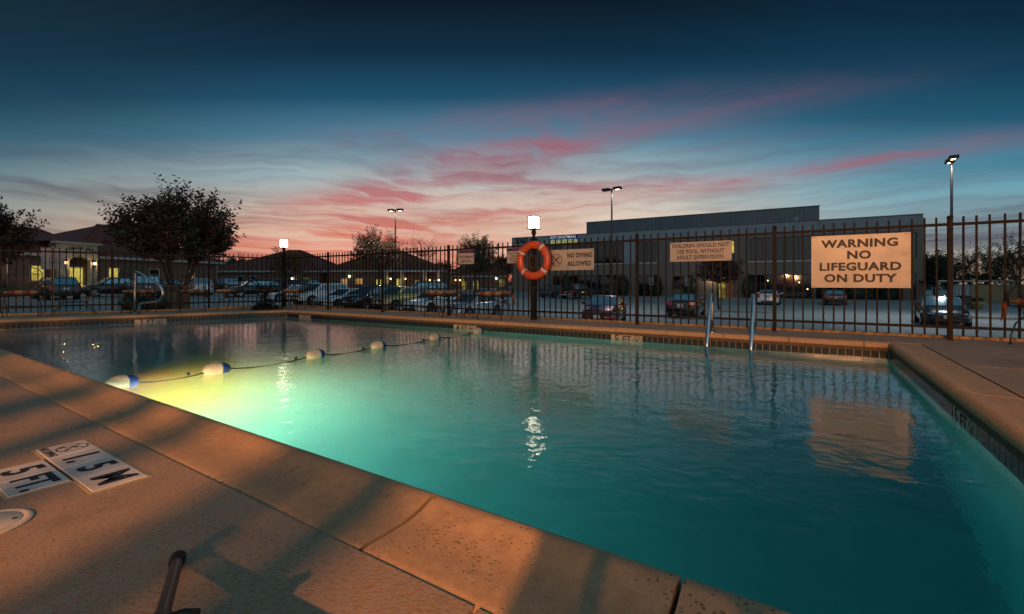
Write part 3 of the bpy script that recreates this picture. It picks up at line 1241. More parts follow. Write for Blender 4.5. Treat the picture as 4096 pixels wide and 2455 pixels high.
def deck_tiles():
    """depth tiles let into the near deck: NO DIVING | 1. | 5 | M and below 5 | FT."""
    e = empty('deck_depth_marker', W(-2.36, 0.595, 0.0), TB)
    tag(e, kind='structure')
    w, h = 0.176, 0.152
    t_ = MB().box((0, 0, 0), (w - .004, h, .012), bev=.0015).mesh('depth_tile', M['depth_tile'])
    mb = MB()
    mb.box((0, 0, -.0035), (w * 4 + .018, h + .018, .010))
    mb.box((-.005, -h - .012, -.0035), (w * 2 + .018, h + .014, .010))
    mb.build('tile_bedding', M['grout'], e)
    for k in range(4):
        inst('depth_tile', t_, e, ((k - 1.5) * w, 0, -.002))
    for k in range(2):
        inst('depth_tile', t_, e, (-.005 + (k - .5) * w, -h - .012, -.002))
    z = .0046
    def tx(s, size, k, row, dx_=0, dy_=0, sx=1.0, bold=.03):
        x = (k - 1.5) * w + dx_ if row == 0 else -.005 + (k - .5) * w + dx_
        y = (0 if row == 0 else -h - .012) + dy_
        text(s, size, e, x, y, M['ink'], y=z, sx=sx, bold=bold, flat=True, name='numeral', ext=.0004)
    tx('1', .150, 1, 0, dx_=-.012)
    tx('.', .150, 1, 0, dx_=.035)
    tx('5', .150, 2, 0)
    tx('M', .150, 3, 0)
    tx('5', .150, 0, 1)
    tx('FT.', .142, 1, 1, sx=.9)
    tx('NO DIVING', .036, 0, 0, dy_=-.058, sx=.85, bold=.02)
    no_diving_icon(e, -1.5 * w, .017, .052, M['ink_brown'], M['ink'], y=z, flat=True)


deck_tiles()

# skimmer lid set in the deck, lower left
e = empty('skimmer_lid', (-1.53, 1.305, 0), 0, 'round cream plastic skimmer lid set flush in the deck near the depth tiles', 'lid')
MB().lathe([(0.107, -.01), (0.110, .003), (0.103, .006), (0.094, .006), (0.090, .004)], 40).build('rim', M['lid'], e, smooth=True, angle=.6)
MB().lathe([(0.087, -.004), (0.087, .0045), (0.084, .006), (0.0, .0075)], 40, caps=False).build('cover', M['lid'], e, smooth=True, angle=.6)
mb = MB()
for a in (.6, 2.7):
    MB().lathe([(.006, .0055), (.006, .0082), (0.001, .0085)], 10, c=(.072 * math.cos(a), .072 * math.sin(a), 0)).build('screw', M['steel'], e)


# ------------------------------------------------------------------ lane rope with floats
def lane_rope():
    s = -4.72
    e = empty('lane_rope', W(s, 3.9, WATER), TB, 'dark rope with blue and white floats strung across the pool', 'rope')
    ns = [1.40, 2.12, 3.16, 4.07, 5.15, 6.23]
    Lf, R = .240, .067
    r = random.Random(2)
    pts = []
    allp = [ND] + ns + [NB]
    for i in range(len(allp) - 1):
        a, b = allp[i], allp[i + 1]
        for k in range(10):
            f = k / 10
            n = a + (b - a) * f
            sag = -.045 * math.sin(PI * f) * (0 if i in (0,) else 1)
            pts.append((0.012 * math.sin(n * 3), n - 3.9, .040 + sag))
    pts.append((0, NB - 3.9, .03))
    MB().tube(pts, .0075, 6).build('rope', M['rope_dark'], e, smooth=True)
    def half(y0, y1):
        prof = []
        for k in range(11):
            y = y0 + (y1 - y0) * k / 10
            q = abs(2 * y / Lf)
            rr = R * math.sqrt(max(0.0, 1 - q ** 2.3)) if q < .985 else .014
            prof.append((max(rr, .014), y))
        return MB().lathe(prof, 20, axis='Y')
    mw = half(-Lf / 2, .03).mesh('white_half', M['float_white'], True)
    mbl = half(.03, Lf / 2).mesh('blue_half', M['float_blue'], True)
    for n in ns:
        f = bpy.data.objects.new('float', mw)
        C.objects.link(f)
        f.parent = e
        f.location = (0, n - 3.9, .034)
        f.rotation_euler = (r.uniform(-.05, .03), 0, r.uniform(-.1, .1))
        inst('blue_half', mbl, f, (0, 0, 0))
    kn = MB().lathe([(.004, -.016), (.015, -.010), (.017, 0), (.015, .010), (.004, .016)], 8, axis='Y').mesh('knot', M['rope_dark'], True)
    for a, b in zip(ns[:-1], ns[1:]):
        inst('knot', kn, e, (0, b - .24 - 3.9, .03))


lane_rope()


# ------------------------------------------------------------------ fence
def fence():
    H = 1.43
    post_me = MB()
    post_me.box((0, 0, .755), (.050, .050, 1.51), bev=.004)
    post_me.box((0, 0, 1.520), (.058, .058, .022), bev=.005)
    post_me.box((0, 0, 1.535), (.040, .040, .012), bev=.004)
    post_me = post_me.mesh('post', M['fence'])
    pk = MB().box((0, 0, .7875), (.0195, .0195, 1.475)).mesh('picket', M['fence'])
    def run(name, a, b, posts, th, label):
        # a,b world ends; posts: list of distances from a
        root = empty(name, a, th, label, 'fence', 'pool fences')
        d = [p for p in posts]
        for p in d:
            inst('post', post_me, root, (p, 0, 0))
        for p0, p1 in zip(d[:-1], d[1:]):
            L = p1 - p0
            for z, h in ((H, .036), (.16, .034)):
                MB().box(((p0 + p1) / 2, 0, z), (L - .050, .030, h)).build('rail', M['fence'], root)
            k = max(1, round((L) / .1205))
            for i in range(1, k):
                inst('picket', pk, root, (p0 + L * i / k, rnd.uniform(-.001, .001), rnd.uniform(-.003, .003)), (rnd.uniform(-.004, .004), rnd.uniform(-.006, .006), rnd.uniform(-.1, .1)))
        return root
    s0 = -13.13
    ss = [-13.13, -11.0, -8.83, -6.68, -4.49, -2.44, -.39, 1.51, 3.55, 5.6, 7.6]
    run('metal_fence', W(s0, NFENCE), None, [s - s0 for s in ss], TB, 'long bronze picket fence with signs behind the far pool side')
    # left fence, from the corner to the left, slightly slanted
    A = W(s0, NFENCE)
    d = Vector((-.800, -.600, 0)).normalized()
    th = math.atan2(-d.y, -d.x)
    L = 8.0
    a = A + d * L
    run('metal_fence', a, None, [L - x for x in (8.0, 5.87, 3.87, 1.87, 0.0)], th, 'dark picket fence running left from the corner lantern post')


fence()


def lantern_post(s, label, loc=None):
    p = W(s, NFENCE + .0) if loc is None else loc
    e = empty('lantern_post', p, TB, label, 'lamp post', 'square lantern posts in the fence')
    MB().box((0, 0, .77), (.098, .098, 1.54), bev=.004).build('post', M['fence'], e)
    MB().box((0, 0, 1.552), (.122, .122, .022), bev=.005).build('cap', M['fence'], e)
    mb = MB()
    mb.lathe([(.032, 1.563), (.030, 1.64), (.038, 1.655), (.046, 1.66), (.046, 1.715), (.034, 1.735), (.034, 1.752)], 10)
    mb.build('neck', M['fence'], e, smooth=True, angle=.5)
    MB().box((0, 0, 1.757), (.196, .196, .014), bev=.003).build('base_plate', M['iron'], e)
    la = empty('lantern', (0, 0, 0))
    la.parent = e
    MB().box((0, 0, 1.882), (.154, .154, .234), bev=.006).build('glass', M['lantern_glass'], la)
    mb = MB()
    for sx in (-1, 1):
        for sy in (-1, 1):
            mb.box((sx * .080, sy * .080, 1.882), (.008, .008, .236))
    for sx in (-1, 1):
        mb.box((sx * .082, 0, 1.955), (.006, .180, .006))
        mb.box((0, sx * .082, 1.955), (.180, .006, .006))
    mb.build('cage', M['iron'], la)
    mb = MB()
    mb.box((0, 0, 2.004), (.198, .198, .012), bev=.003)
    mb.box((0, 0, 2.016), (.12, .12, .012), bev=.003)
    mb.build('roof', M['iron'], la)
    return e


lantern_post(-13.13, 'lit square lantern on the far corner post behind the round table', W(-13.13, NFENCE) )
lantern_post(-4.49, 'lit square lantern on the thick post carrying the lifebuoy')


# ------------------------------------------------------------------ signs on the fence
def sign(name, s0, s1, z0, z1, label, face='white_sign'):
    w, h = s1 - s0, z1 - z0
    e = empty(name, W((s0 + s1) / 2, NFENCE - .026, (z0 + z1) / 2), TB, label, 'sign', 'pool rule signs on the fence')
    MB().box((0, .002, 0), (w, .005, h), bev=.001).build('panel', M[face], e)
    mb = MB()
    for sx in (-1, 1):
        for sz in (-1, 1):
            for k in (0, .035):
                mb.lathe([(.006, -.0035), (.005, .0015), (.001, .002)], 8, c=(sx * (w / 2 - .02 - k), -.003, sz * (h / 2 - .02)), axis='Y')
    mb.build('bolt', M['ink'], e)
    return e, w, h


e, w, h = sign('warning_sign', .063, 1.136, .633, 1.355, 'large white WARNING NO LIFEGUARD ON DUTY board near the right end of the fence')
for k, (tx, sx) in enumerate((('WARNING', 1.22), ('NO', 1.22), ('LIFEGUARD', 1.22), ('ON DUTY', 1.22))):
    text(tx, .146, e, -.0, .238 - k * .158, M['ink_brown'], y=-.0015, sx=sx*.90, bold=.042, spacing=1.09)
e, w, h = sign('supervision_sign', -1.883, -.96, 1.045, 1.357, 'white CHILDREN SHOULD NOT USE POOL WITHOUT ADULT SUPERVISION sign')
for k, tx in enumerate(('CHILDREN SHOULD NOT', 'USE POOL WITHOUT', 'ADULT SUPERVISION')):
    text(tx, .086, e, 0, .094 - k * .093, M['ink_violet'], y=-.0015, bold=.032, sx=.82, spacing=1.07)
e, w, h = sign('no_diving_sign', -4.125, -3.22, .935, 1.325, 'white NO DIVING ALLOWED sign beside the lifebuoy')
text('NO DIVING', .118, e, .165, .076, M['ink'], y=-.0015, bold=.045, sx=.76, spacing=1.07)
text('ALLOWED', .118, e, .165, -.076, M['ink'], y=-.0015, bold=.045, sx=.80, spacing=1.07)
no_diving_icon(e, -.305, .0, .118, M['ink'], M['ink'], y=-.0018, thick=.10)
e, w, h = sign('lifeguard_sign', -6.39, -5.937, 1.095, 1.415, 'small white No Lifeguard On Duty sign with navy header, left of the patio chairs')
MB().box((0, -.001, h / 2 - .039), (w - .012, .003, .066)).build('header', M['navy'], e)
text('WARNING', .062, e, .03, h / 2 - .039, M['red_ink'], y=-.0035, bold=.02, sx=.95)
mb = MB()
mb.box((0, -.0005, -h / 2 + .006), (w, .0035, .010)); mb.box((-w / 2 + .005, -.0005, 0), (.010, .0035, h)); mb.box((w / 2 - .005, -.0005, 0), (.010, .0035, h))
mb.build('border', M['navy'], e)
mb = MB()
k = 14
mb.add([(-.185 + .018 * f * math.cos(2 * PI * i / k), -.0035, h / 2 - .039 + .018 * f * math.sin(2 * PI * i / k)) for f in (1, .62) for i in range(k)],
       [(i, (i + 1) % k, k + (i + 1) % k, k + i) for i in range(k)])
mb.build('emblem', M['white_sign'], e)
text('No Lifeguard', .074, e, 0, .012, M['ink'], y=-.0015, bold=.014)
text('On Duty', .074, e, 0, -.085, M['ink'], y=-.0015, bold=.014)
e, w, h = sign('glassware_sign', -5.112, -4.66, 1.085, 1.405, 'small Please Do Not Glassware sign partly hidden behind the lifebuoy')
MB().box((0, -.001, h / 2 - .036), (w - .012, .003, .060)).build('header', M['navy'], e)
text('CAUTION', .058, e, .03, h / 2 - .036, M['red_ink'], y=-.0035, bold=.02, sx=.95)
mb = MB()
mb.box((0, -.0005, -h / 2 + .006), (w, .0035, .010)); mb.box((-w / 2 + .005, -.0005, 0), (.010, .0035, h)); mb.box((w / 2 - .005, -.0005, 0), (.010, .0035, h))
mb.build('border', M['navy'], e)
for k, tx in enumerate(('Please Do Not Bring', 'Glassware Or', 'Glass Containers', 'in Pool Area')):
    text(tx, .049, e, 0, .055 - k * .056, M['ink'], y=-.0015, bold=.012, sx=.92)


# ------------------------------------------------------------------ lifebuoy
def lifebuoy():
    R, r = .300, .079
    e = empty('lifebuoy', W(-4.40, 7.575, 1.13), TB, 'orange ring lifebuoy with four pale bands hanging on the lantern post', 'lifebuoy')
    def ring(a0, a1, rr, n, seg=16, flat=1.0):
        rings = []
        for i in range(n + 1):
            a = a0 + (a1 - a0) * i / n
            c = Vector((R * math.cos(a), 0, R * math.sin(a)))
            er = Vector((math.cos(a), 0, math.sin(a)))
            rings.append([c + er * (rr * math.cos(2 * PI * k / seg)) + Vector((0, 1, 0)) * (rr * .82 * math.sin(2 * PI * k / seg)) for k in range(seg)])
        return rings
    MB().loft(ring(0, 2 * PI, r, 64), caps=False).build('ring', M['buoy'], e, smooth=True)
    for deg in (148, 52, -38, -133):
        a = math.radians(deg)
        MB().loft(ring(a - .075, a + .075, r + .0018, 4)).build('band', M['tape'], e, smooth=True, angle=.8)
        # lashing of the grab line next to each band
        a += .14
        MB().loft(ring(a - .015, a + .015, r + .006, 2)).build('lashing', M['rope_dark'], e, smooth=True)
    # grab line sagging below and behind
    pts = []
    for i in range(17):
        f = i / 16
        a = math.radians(-133 + 95 * f)
        rr = R + r + .02 + .13 * math.sin(PI * f) ** 1.2
        pts.append((rr * math.cos(a) * .92 + .03, .02, rr * math.sin(a)))
    MB().tube(pts, .006, 6).build('grab_line', M['rope_old'], e, smooth=True)
    pts = []
    for i in range(15):
        f = i / 14
        a = math.radians(52 - 90 * f)
        rr = R + r + .008 + .018 * math.sin(PI * f)
        pts.append((rr * math.cos(a), -.01, rr * math.sin(a)))
    MB().tube(pts, .006, 6).build('grab_line', M['rope_dark'], e, smooth=True)
    # bracket hook and coiled throw line hanging inside the ring
    c = empty('throw_line', W(-4.45, 7.64, 1.10), TB, 'coiled dark throw rope hanging on the post inside the lifebuoy', 'rope')
    r_ = random.Random(9)
    mb = MB()
    for k in range(6):
        w, h_, x0 = r_.uniform(.05, .10), r_.uniform(.13, .19), r_.uniform(-.02, .10)
        pts = []
        for i in range(22):
            a = 2 * PI * i / 22
            pts.append((x0 + w * math.sin(a), -.02 - .012 * k + .02 * math.sin(a * 2), .13 - h_ + h_ * math.cos(a)))
        mb.tube(pts, .006, 5, closed=True)
    mb.build('coil', M['rope_old'], c, smooth=True)
    mb = MB()
    mb.tube([(0, .03, .16), (0, -.03, .165), (0, -.055, .15), (0, -.06, .18)], .007, 6)
    mb.build('hook', M['steel'], c, smooth=True)


lifebuoy()


# ------------------------------------------------------------------ ladder rails and the slanted hand rail
def arc(c, r, a0, a1, n, plane='yz', x=0):
    out = []
    for i in range(n + 1):
        a = a0 + (a1 - a0) * i / n
        out.append((x, c[0] + r * math.cos(a), c[1] + r * math.sin(a)))
    return out


def ladder_rail(s, label):
    e = empty('ladder_rail', W(s, NB + .38, 0), TB, label, 'handrail', 'pool ladder grab rails')
    pts = [(0, 0, -.02), (0, 0, .30)] + arc((-.11, .38), .11, 0.0, PI * .58, 8) 
    pts = [(0, .0, 0), (0, 0, .20), (0, -.005, .38)] + arc((-.115, .42), .115, .1, PI * .62, 9) + [(0, -.30, .20), (0, -.37, .02), (0, -.44, -.18), (0, -.455, -.6), (0, -.455, -1.0)]
    MB().tube(pts, .0245, 14).build('rail', M['steel'], e, smooth=True)
    MB().lathe([(.026, .001), (.062, .002), (.066, .006), (.050, .018), (.026, .022)], 20).build('escutcheon', M['steel'], e, smooth=True)


ladder_rail(-1.135, 'left polished steel grab rail of the pool ladder')
ladder_rail(-.60, 'right polished steel grab rail of the pool ladder')


def hand_rail():
    th = math.atan2(-.31, .95)
    e = empty('step_handrail', (-8.27, 9.98, 0), th, 'bent steel handrail at the shallow left pool end', 'handrail')
    def P(x, z): return (x, 0, z)
    def fil(pts, r=.10, n=6):
        out = [Vector(pts[0])]
        for a, b, c in zip(pts[:-2], pts[1:-1], pts[2:]):
            a, b, c = Vector(a), Vector(b), Vector(c)
            p, q = b + (a - b).normalized() * r, b + (c - b).normalized() * r
            for i in range(n + 1):
                f = i / n
                out.append((p * (1 - f) + b * f) * (1 - f) + (b * (1 - f) + q * f) * f)
        out.append(Vector(pts[-1]))
        return out
    pts = fil([P(0, -.02), P(.0, .50), P(.03, .98), P(.80, .64), P(.88, .45), P(.76, .31), P(.15, .25), P(.13, -.02)], .085)
    MB().tube(pts, .025, 14).build('rail', M['steel'], e, smooth=True)
    mb = MB()
    for x in (0, .13):
        mb.lathe([(.026, .001), (.055, .002), (.058, .006), (.045, .016), (.026, .02)], 18, c=(x, 0, 0))
    mb.build('escutcheon', M['steel'], e, smooth=True)


hand_rail()


# ------------------------------------------------------------------ patio furniture
def lattice(mb, x0, x1, z_f, step, r, to3):
    """crossed diagonal wires filling |x|<half width between two heights; z_f(x)->(lo,hi)"""
    lo0, hi0 = z_f(0)
    H = hi0 - lo0
    for sgn in (1, -1):
        k = -H - (x1 - x0)
        while k < H + (x1 - x0):
            # line z = lo0 + sgn*(x-x0)*1.7 + k
            pts = []
            for i in range(15):
                x = x0 + (x1 - x0) * i / 14
                z = lo0 + sgn * (x - x0) * 1.7 + k
                lo, hi = z_f(x)
                if lo <= z <= hi:
                    pts.append(to3(x, z))
            if len(pts) >= 2:
                mb.tube([pts[0], pts[-1]], r, 3, caps=False)
            k += step
    return mb


def make_chair():
    e = empty('patio_chair', (0, 0, 0), 0, 'chair', 'chair', 'wrought iron patio chairs')
    I = M['iron']
    r = .0085
    for sx in (-1, 1):
        x = sx * .265
        # sprung front leg: up from the foot, over and back under the seat
        pts = [(x, .22, 0), (x, .215, .20), (x * .98, .19, .30), (x * .97, .11, .355), (x * .96, -.02, .36)]
        mb = MB().tube(pts, r, 6)
        mb.lathe([(.022, 0), (.022, .006), (.009, .012)], 10, c=(x, .22, 0))
        mb.build('leg', I, e, smooth=True)
        pts = [(x, -.20, 0), (x, -.19, .10), (x, -.12, .24), (x * .98, .0, .315), (x * .96, .12, .335), (x * .96, .20, .335)]
        mb = MB().tube(pts, r, 6)
        mb.lathe([(.022, 0), (.022, .006), (.009, .012)], 10, c=(x, -.20, 0))
        mb.build('leg', I, e, smooth=True)
        # arm hoop with a small scroll at its front end
        pts = [(x, -.245, .50)]
        for i in range(13):
            a = PI * .93 - PI * .98 * i / 12
            pts.append((x * 1.04, -.02 + .215 * math.cos(a), .475 + .195 * math.sin(a)))
        for i in range(13):
            a = -.1 - 1.6 * PI * i / 12
            pts.append((x * 1.04, .165 + .035 * math.cos(a), .462 + .035 * math.sin(a)))
        MB().tube(pts, r * 1.05, 6).build('arm', I, e, smooth=True)
        # ring ornament between seat and undercarriage
        pts = [(x, .06 + .050 * math.cos(2 * PI * i / 16), .385 + .052 * math.sin(2 * PI * i / 16)) for i in range(16)]
        MB().tube(pts, .006, 5, closed=True).build('scroll', I, e, smooth=True)
    pts = [(-.265, .24, .435), (.265, .24, .435), (.265, -.24, .435), (-.265, -.24, .435)]
    MB().tube(pts, .009, 6, closed=True).build('seat_rim', I, e)
    mb = MB()
    for y in (.19, -.02, .12):
        mb.tube([(-.255, y, .342), (.255, y, .342)], .006, 5)
    mb.tube([(-.255, -.02, .30), (.255, -.02, .30)], .006, 5)
    mb.build('stretcher', I, e)
    # back: two uprights leaning back, arched top
    def bk(x, z):
        f = (z - .43)
        return (x, -.245 - .10 * f - .06 * f * f, z)
    pts = [bk(-.25, .43), bk(-.262, .62), bk(-.268, .88)]
    for i in range(1, 14):
        a = PI - PI * i / 14
        pts.append(bk(.268 * math.cos(a), .88 + .185 * math.sin(a)))
    pts += [bk(.268, .88), bk(.262, .62), bk(.25, .43)]
    MB().tube(pts, .0095, 6).build('back_frame', I, e, smooth=True)
    MB().tube([bk(-.268, .88), bk(.268, .88)], .007, 6).build('back_rail', I, e)
    mb = MB()
    for cx, sg in ((-.165, 1), (-.06, -1), (.06, 1), (.165, -1)):
        pts = []
        for i in range(20):
            a = sg * (-.6 * PI + 2.3 * PI * i / 19)
            rr = .052 * (1 - .55 * i / 19)
            pts.append(bk(cx + rr * math.cos(a), .945 + rr * math.sin(a) - .012 * abs(cx) * 8))
        mb.tube(pts, .0055, 5)
    mb.build('back_ornament', I, e, smooth=True)
    mb = lattice(MB(), -.258, .258, lambda x: (.45, .88), .046, .0020, bk)
    mb.build('back_mesh', I, e)
    mb = lattice(MB(), -.25, .25, lambda x: (-.235, .235), .046, .0020, lambda x, z: (x, z, .432 - .02 * math.cos(x * 5) * math.cos(z * 5)))
    mb.build('seat_mesh', I, e)
    # cushion
    mb = MB()
    n = 14
    top, bot = [], []
    for j in range(n + 1):
        for i in range(n + 1):
            u, v = -1 + 2 * i / n, -1 + 2 * j / n
            k = (max(0, 1 - abs(u) ** 5) * max(0, 1 - abs(v) ** 5)) ** .42
            x, y = u * (.285 - .02 * (1 - abs(v) ** 3 * .0)), v * .262
            rr = .96 if abs(u) > .99 and abs(v) > .99 else 1
            top.append((x * rr, y * rr, .487 + .047 * k + .004 * math.sin(u * 9)))
            bot.append((x * rr, y * rr, .487 - .045 * k))
    m_ = (n + 1) ** 2
    f1 = [(j * (n + 1) + i, j * (n + 1) + i + 1, (j + 1) * (n + 1) + i + 1, (j + 1) * (n + 1) + i) for j in range(n) for i in range(n)]
    f2 = [tuple(m_ + q for q in reversed(f)) for f in f1]
    mb.add(top + bot, f1 + f2)
    cu = mb.build('cushion', M['cushion'], e, smooth=True)
    mb = MB()
    for k in range(4):
        x = -.275 - .012 * k
        mb.tube([(-.26, -.235, .48), (x, -.245, .45), (x - .008, -.25 + .012 * k, .38), (x + .004, -.25 - .01 * k, .33 - .02 * k)], [.006, .012, .013, .005], 5)
    mb.build('cushion_tie', M['cushion_tie'], e, smooth=True)
    return e


chair = make_chair()
TA = math.atan2(0, 1)
def rot_face(dx_, dy_):              # rz that turns local +y to the given heading
    return math.atan2(-dx_, dy_)


faceB = rot_face(-Nn[0], -Nn[1])
faceA = rot_face(.64, -.768)
chairs = [
    (W(-5.20, 7.42), faceB + .10, 'iron patio chair with striped cushion right beside the lifebuoy post'),
    (W(-6.62, 7.42), faceB - .06, 'iron patio chair with striped cushion in front of the No Lifeguard On Duty sign'),
    (Vector((-10.72, 9.97, 0)), faceA, 'iron patio chair with wide striped cushion beside the coffee table'),
    (Vector((-9.12, 11.12, 0)), faceA + .42, 'iron patio chair with striped cushion seen through the bent steel handrail'),
    (Vector((-8.22, 11.72, 0)), faceA - .10, 'iron patio chair with striped cushion in front of the litter bins'),
    (Vector((-7.62, 12.30, 0)), rot_face(1, .10), 'iron patio chair facing right at the left side of the round table'),
    (Vector((-6.98, 13.10, 0)), rot_face(.05, -1), 'iron patio chair behind the round table, facing the pool'),
    (Vector((-6.00, 12.52, 0)), rot_face(-1, -.05), 'iron patio chair facing left at the right side of the round table'),
    (Vector((6.03, 5.06, 0)), rot_face(.96, .18), 'iron patio chair cut off by the right frame edge with a hanging orange tie'),
]
for i, (p, rz, lab) in enumerate(chairs):
    if i == 0:
        chair.location = p
        chair.rotation_euler = (0, 0, rz)
        chair['label'] = lab
    else:
        copy_tree(chair, p, rz, lab)


def tables():
    I = M['iron']
    e = empty('round_table', (-6.74, 12.42, 0), .3, 'large round black iron table in the far pool corner', 'table')
    mb = MB()
    mb.lathe([(.69, .752), (.70, .765), (.69, .776), (.0, .778)], 48, caps=False)
    mb.lathe([(.0, .752), (.69, .752)], 48, caps=False)
    mb.build('tabletop', I, e, smooth=True, angle=.5)
    for k in range(4):
        a = PI / 4 + k * PI / 2
        ca_, sa_ = math.cos(a), math.sin(a)
        prof = [(.42, .75), (.30, .69), (.16, .56), (.09, .42), (.13, .26), (.24, .12), (.37, .05), (.40, .0)]
        mb = MB().tube([(q * ca_, q * sa_, z) for q, z in prof], .014, 8)
        mb.lathe([(.03, 0), (.03, .008), (.012, .016)], 10, c=(.40 * ca_, .40 * sa_, 0))
        mb.build('leg', I, e, smooth=True)
    mb = MB()
    for z, rr in ((.42, .10), (.14, .23)):
        mb.tube([(rr * math.cos(2 * PI * i / 20), rr * math.sin(2 * PI * i / 20), z) for i in range(20)], .008, 5, closed=True)
    mb.build('brace_ring', I, e, smooth=True)
    b = empty('umbrella_base', (-6.74, 12.42, 0), 0, 'dark cast umbrella stand under the round table', 'umbrella stand')
    MB().lathe([(.30, 0), (.31, .03), (.29, .055), (.20, .085), (.18, .11), (.10, .135), (.0, .145)], 32, caps=False).build('dome', M['fence'], b, smooth=True)
    MB().lathe([(.032, .13), (.032, .44), (.036, .45), (.036, .47), (.0, .475)], 14, caps=False).build('sleeve', M['fence'], b, smooth=True, angle=.6)
    # small side table between the chairs
    e = empty('side_table', W(-5.93, 7.42), TB, 'little round iron side table between two patio chairs', 'table')
    MB().lathe([(.0, .495), (.195, .495), (.20, .505), (.195, .515), (.0, .515)], 28, caps=False).build('tabletop', I, e, smooth=True, angle=.5)
    for k in range(3):
        a = .4 + k * 2 * PI / 3
        mb = MB().tube([(q * math.cos(a), q * math.sin(a), z) for q, z in ((.17, .49), (.07, .33), (.05, .22), (.12, .07), (.17, 0))], .008, 6)
        mb.lathe([(.02, 0), (.02, .006), (.008, .012)], 10, c=(.17 * math.cos(a), .17 * math.sin(a), 0))
        mb.build('leg', I, e, smooth=True)
    # low rectangular coffee table on the left
    e = empty('coffee_table', (-10.02, 10.42, 0), math.atan2(.61, .79), 'low rectangular iron coffee table beside the leftmost chair', 'table')
    mb = MB()
    mb.box((0, 0, .53), (.92, .46, .012), bev=.003)
    mb.tube([(-.46, -.23, .53), (.46, -.23, .53), (.46, .23, .53), (-.46, .23, .53)], .010, 6, closed=True)
    mb.build('tabletop', I, e)
    for sx in (-1, 1):
        for sy in (-1, 1):
            mb = MB().tube([(sx * q, sy * .19, z) for q, z in ((.43, .52), (.36, .46), (.24, .36), (.20, .26), (.22, .18), (.32, .09), (.36, 0))], .009, 6)
            mb.lathe([(.02, 0), (.02, .006), (.008, .012)], 10, c=(sx * .36, sy * .19, 0))
            mb.build('leg', I, e, smooth=True)
    mb = MB()
    for sy in (-.19, .19):
        mb.tube([(-.2, sy, .26), (.2, sy, .26)], .006, 5)
    mb.build('stretcher', I, e)


tables()


def tripod_leg():
    e = empty('tripod', (-.823, 1.12, 0), 0, 'dark metal tripod leg with rubber foot standing on the near deck', 'tripod')
    a = Vector((0, 0, .020))
    d = Vector((.18, -.285, .065))
    MB().tube([a, a + d * 2.3], .0128, 16).build('leg_tube', M['tripod_grey'], e, smooth=True, angle=.8)
    MB().tube([a - d * .10, a - d * .06, a + d * .05, a + d * .07], [.014, .0175, .0175, .013], 16).build('foot', M['rubber'], e, smooth=True, angle=.8)
    MB().tube([a + d * 1.04, a + d * 1.06, a + d * 1.28, a + d * 1.30], [.017, .024, .024, .018], 12).build('leg_lock', M['black_plastic'], e, smooth=True, angle=.8)
    c = a + d * 1.15
    MB().tube([c + Vector((.012, 0, .016)), c + Vector((.036, .012, .020)), c + Vector((.05, .03, .012))], [.012, .011, .007], 8).build('lock_lever', M['black_plastic'], e, smooth=True)
    # the tripod's other legs and spider stand under the camera, outside the picture
    top = a + d * 2.3
    hub = Vector((.83, -1.28, .42))
    MB().tube([top, hub], .0185, 12).build('leg_tube', M['tripod_grey'], e, smooth=True)
    for q in (Vector((.45, -1.85, 0)), Vector((1.35, -1.70, 0))):
        MB().tube([q, hub], .0165, 10).build('leg_tube', M['tripod_grey'], e, smooth=True)


tripod_leg()


# ------------------------------------------------------------------ hotel side behind the viewer: what the warm lamps hang on, and an added screen and pillar that block some of their light
def hotel_side():
    for q, lab in ((LAMP, 'slim post with a warm hooded lamp standing behind the louvre screen'), (LOW, 'slim post with a low warm hooded lamp far behind the viewer')):
        e = empty('wall_lamp_post', (q.x, q.y, 0), .2, lab, 'lamp post')
        MB().tube([(-.28, -.28, 0), (-.28, -.28, q.z + .2), (-.2, -.2, q.z + .28), (0, 0, q.z + .26)], .035, 10).build('post', M['fence'], e, smooth=True)
        MB().lathe([(.02, q.z + .26), (.18, q.z + .16), (.19, q.z + .12)], 16, caps=False).build('hood', M['fence'], e, smooth=True)
    # added unseen louvres before the nearer lamp, cutting streaks and dimming the left fence
    p = LAMP + Vector((0, 1.5, 0))
    e = empty('added_louvre_screen', (p.x, p.y, 0), 0, 'upright louvre screen on two posts behind the viewer', 'screen')
    r = random.Random(4)
    x = -.70
    while x < .36:
        w = r.uniform(.036, .088)
        zt = 2.80 if x < -.31 else 2.43
        MB().box((x, 0, (1.2 + zt) / 2), (w, .02, zt - 1.2)).build('slat', M['bark'], e)
        x += w + r.uniform(.045, .120)
    MB().box((-.16, .03, 1.22), (1.2, .03, .05)).build('rail', M['bark'], e)
    for sx in (-.76, .43):
        MB().box((sx, .03, 1.2), (.04, .04, 2.4)).build('post', M['bark'], e)
    e = empty('added_pillar', (-1.04, -2.24, 0), .2, 'square brick porch pillar behind the viewer', 'pillar')  # added unseen pillar, stands in for the viewer casting a shadow
    MB().box((0, 0, .8), (.22, .22, 1.6)).build('shaft', M['brick'], e)
    MB().box((0, 0, .08), (.30, .30, .16), bev=.01).build('plinth', M['stone'], e)


hotel_side()


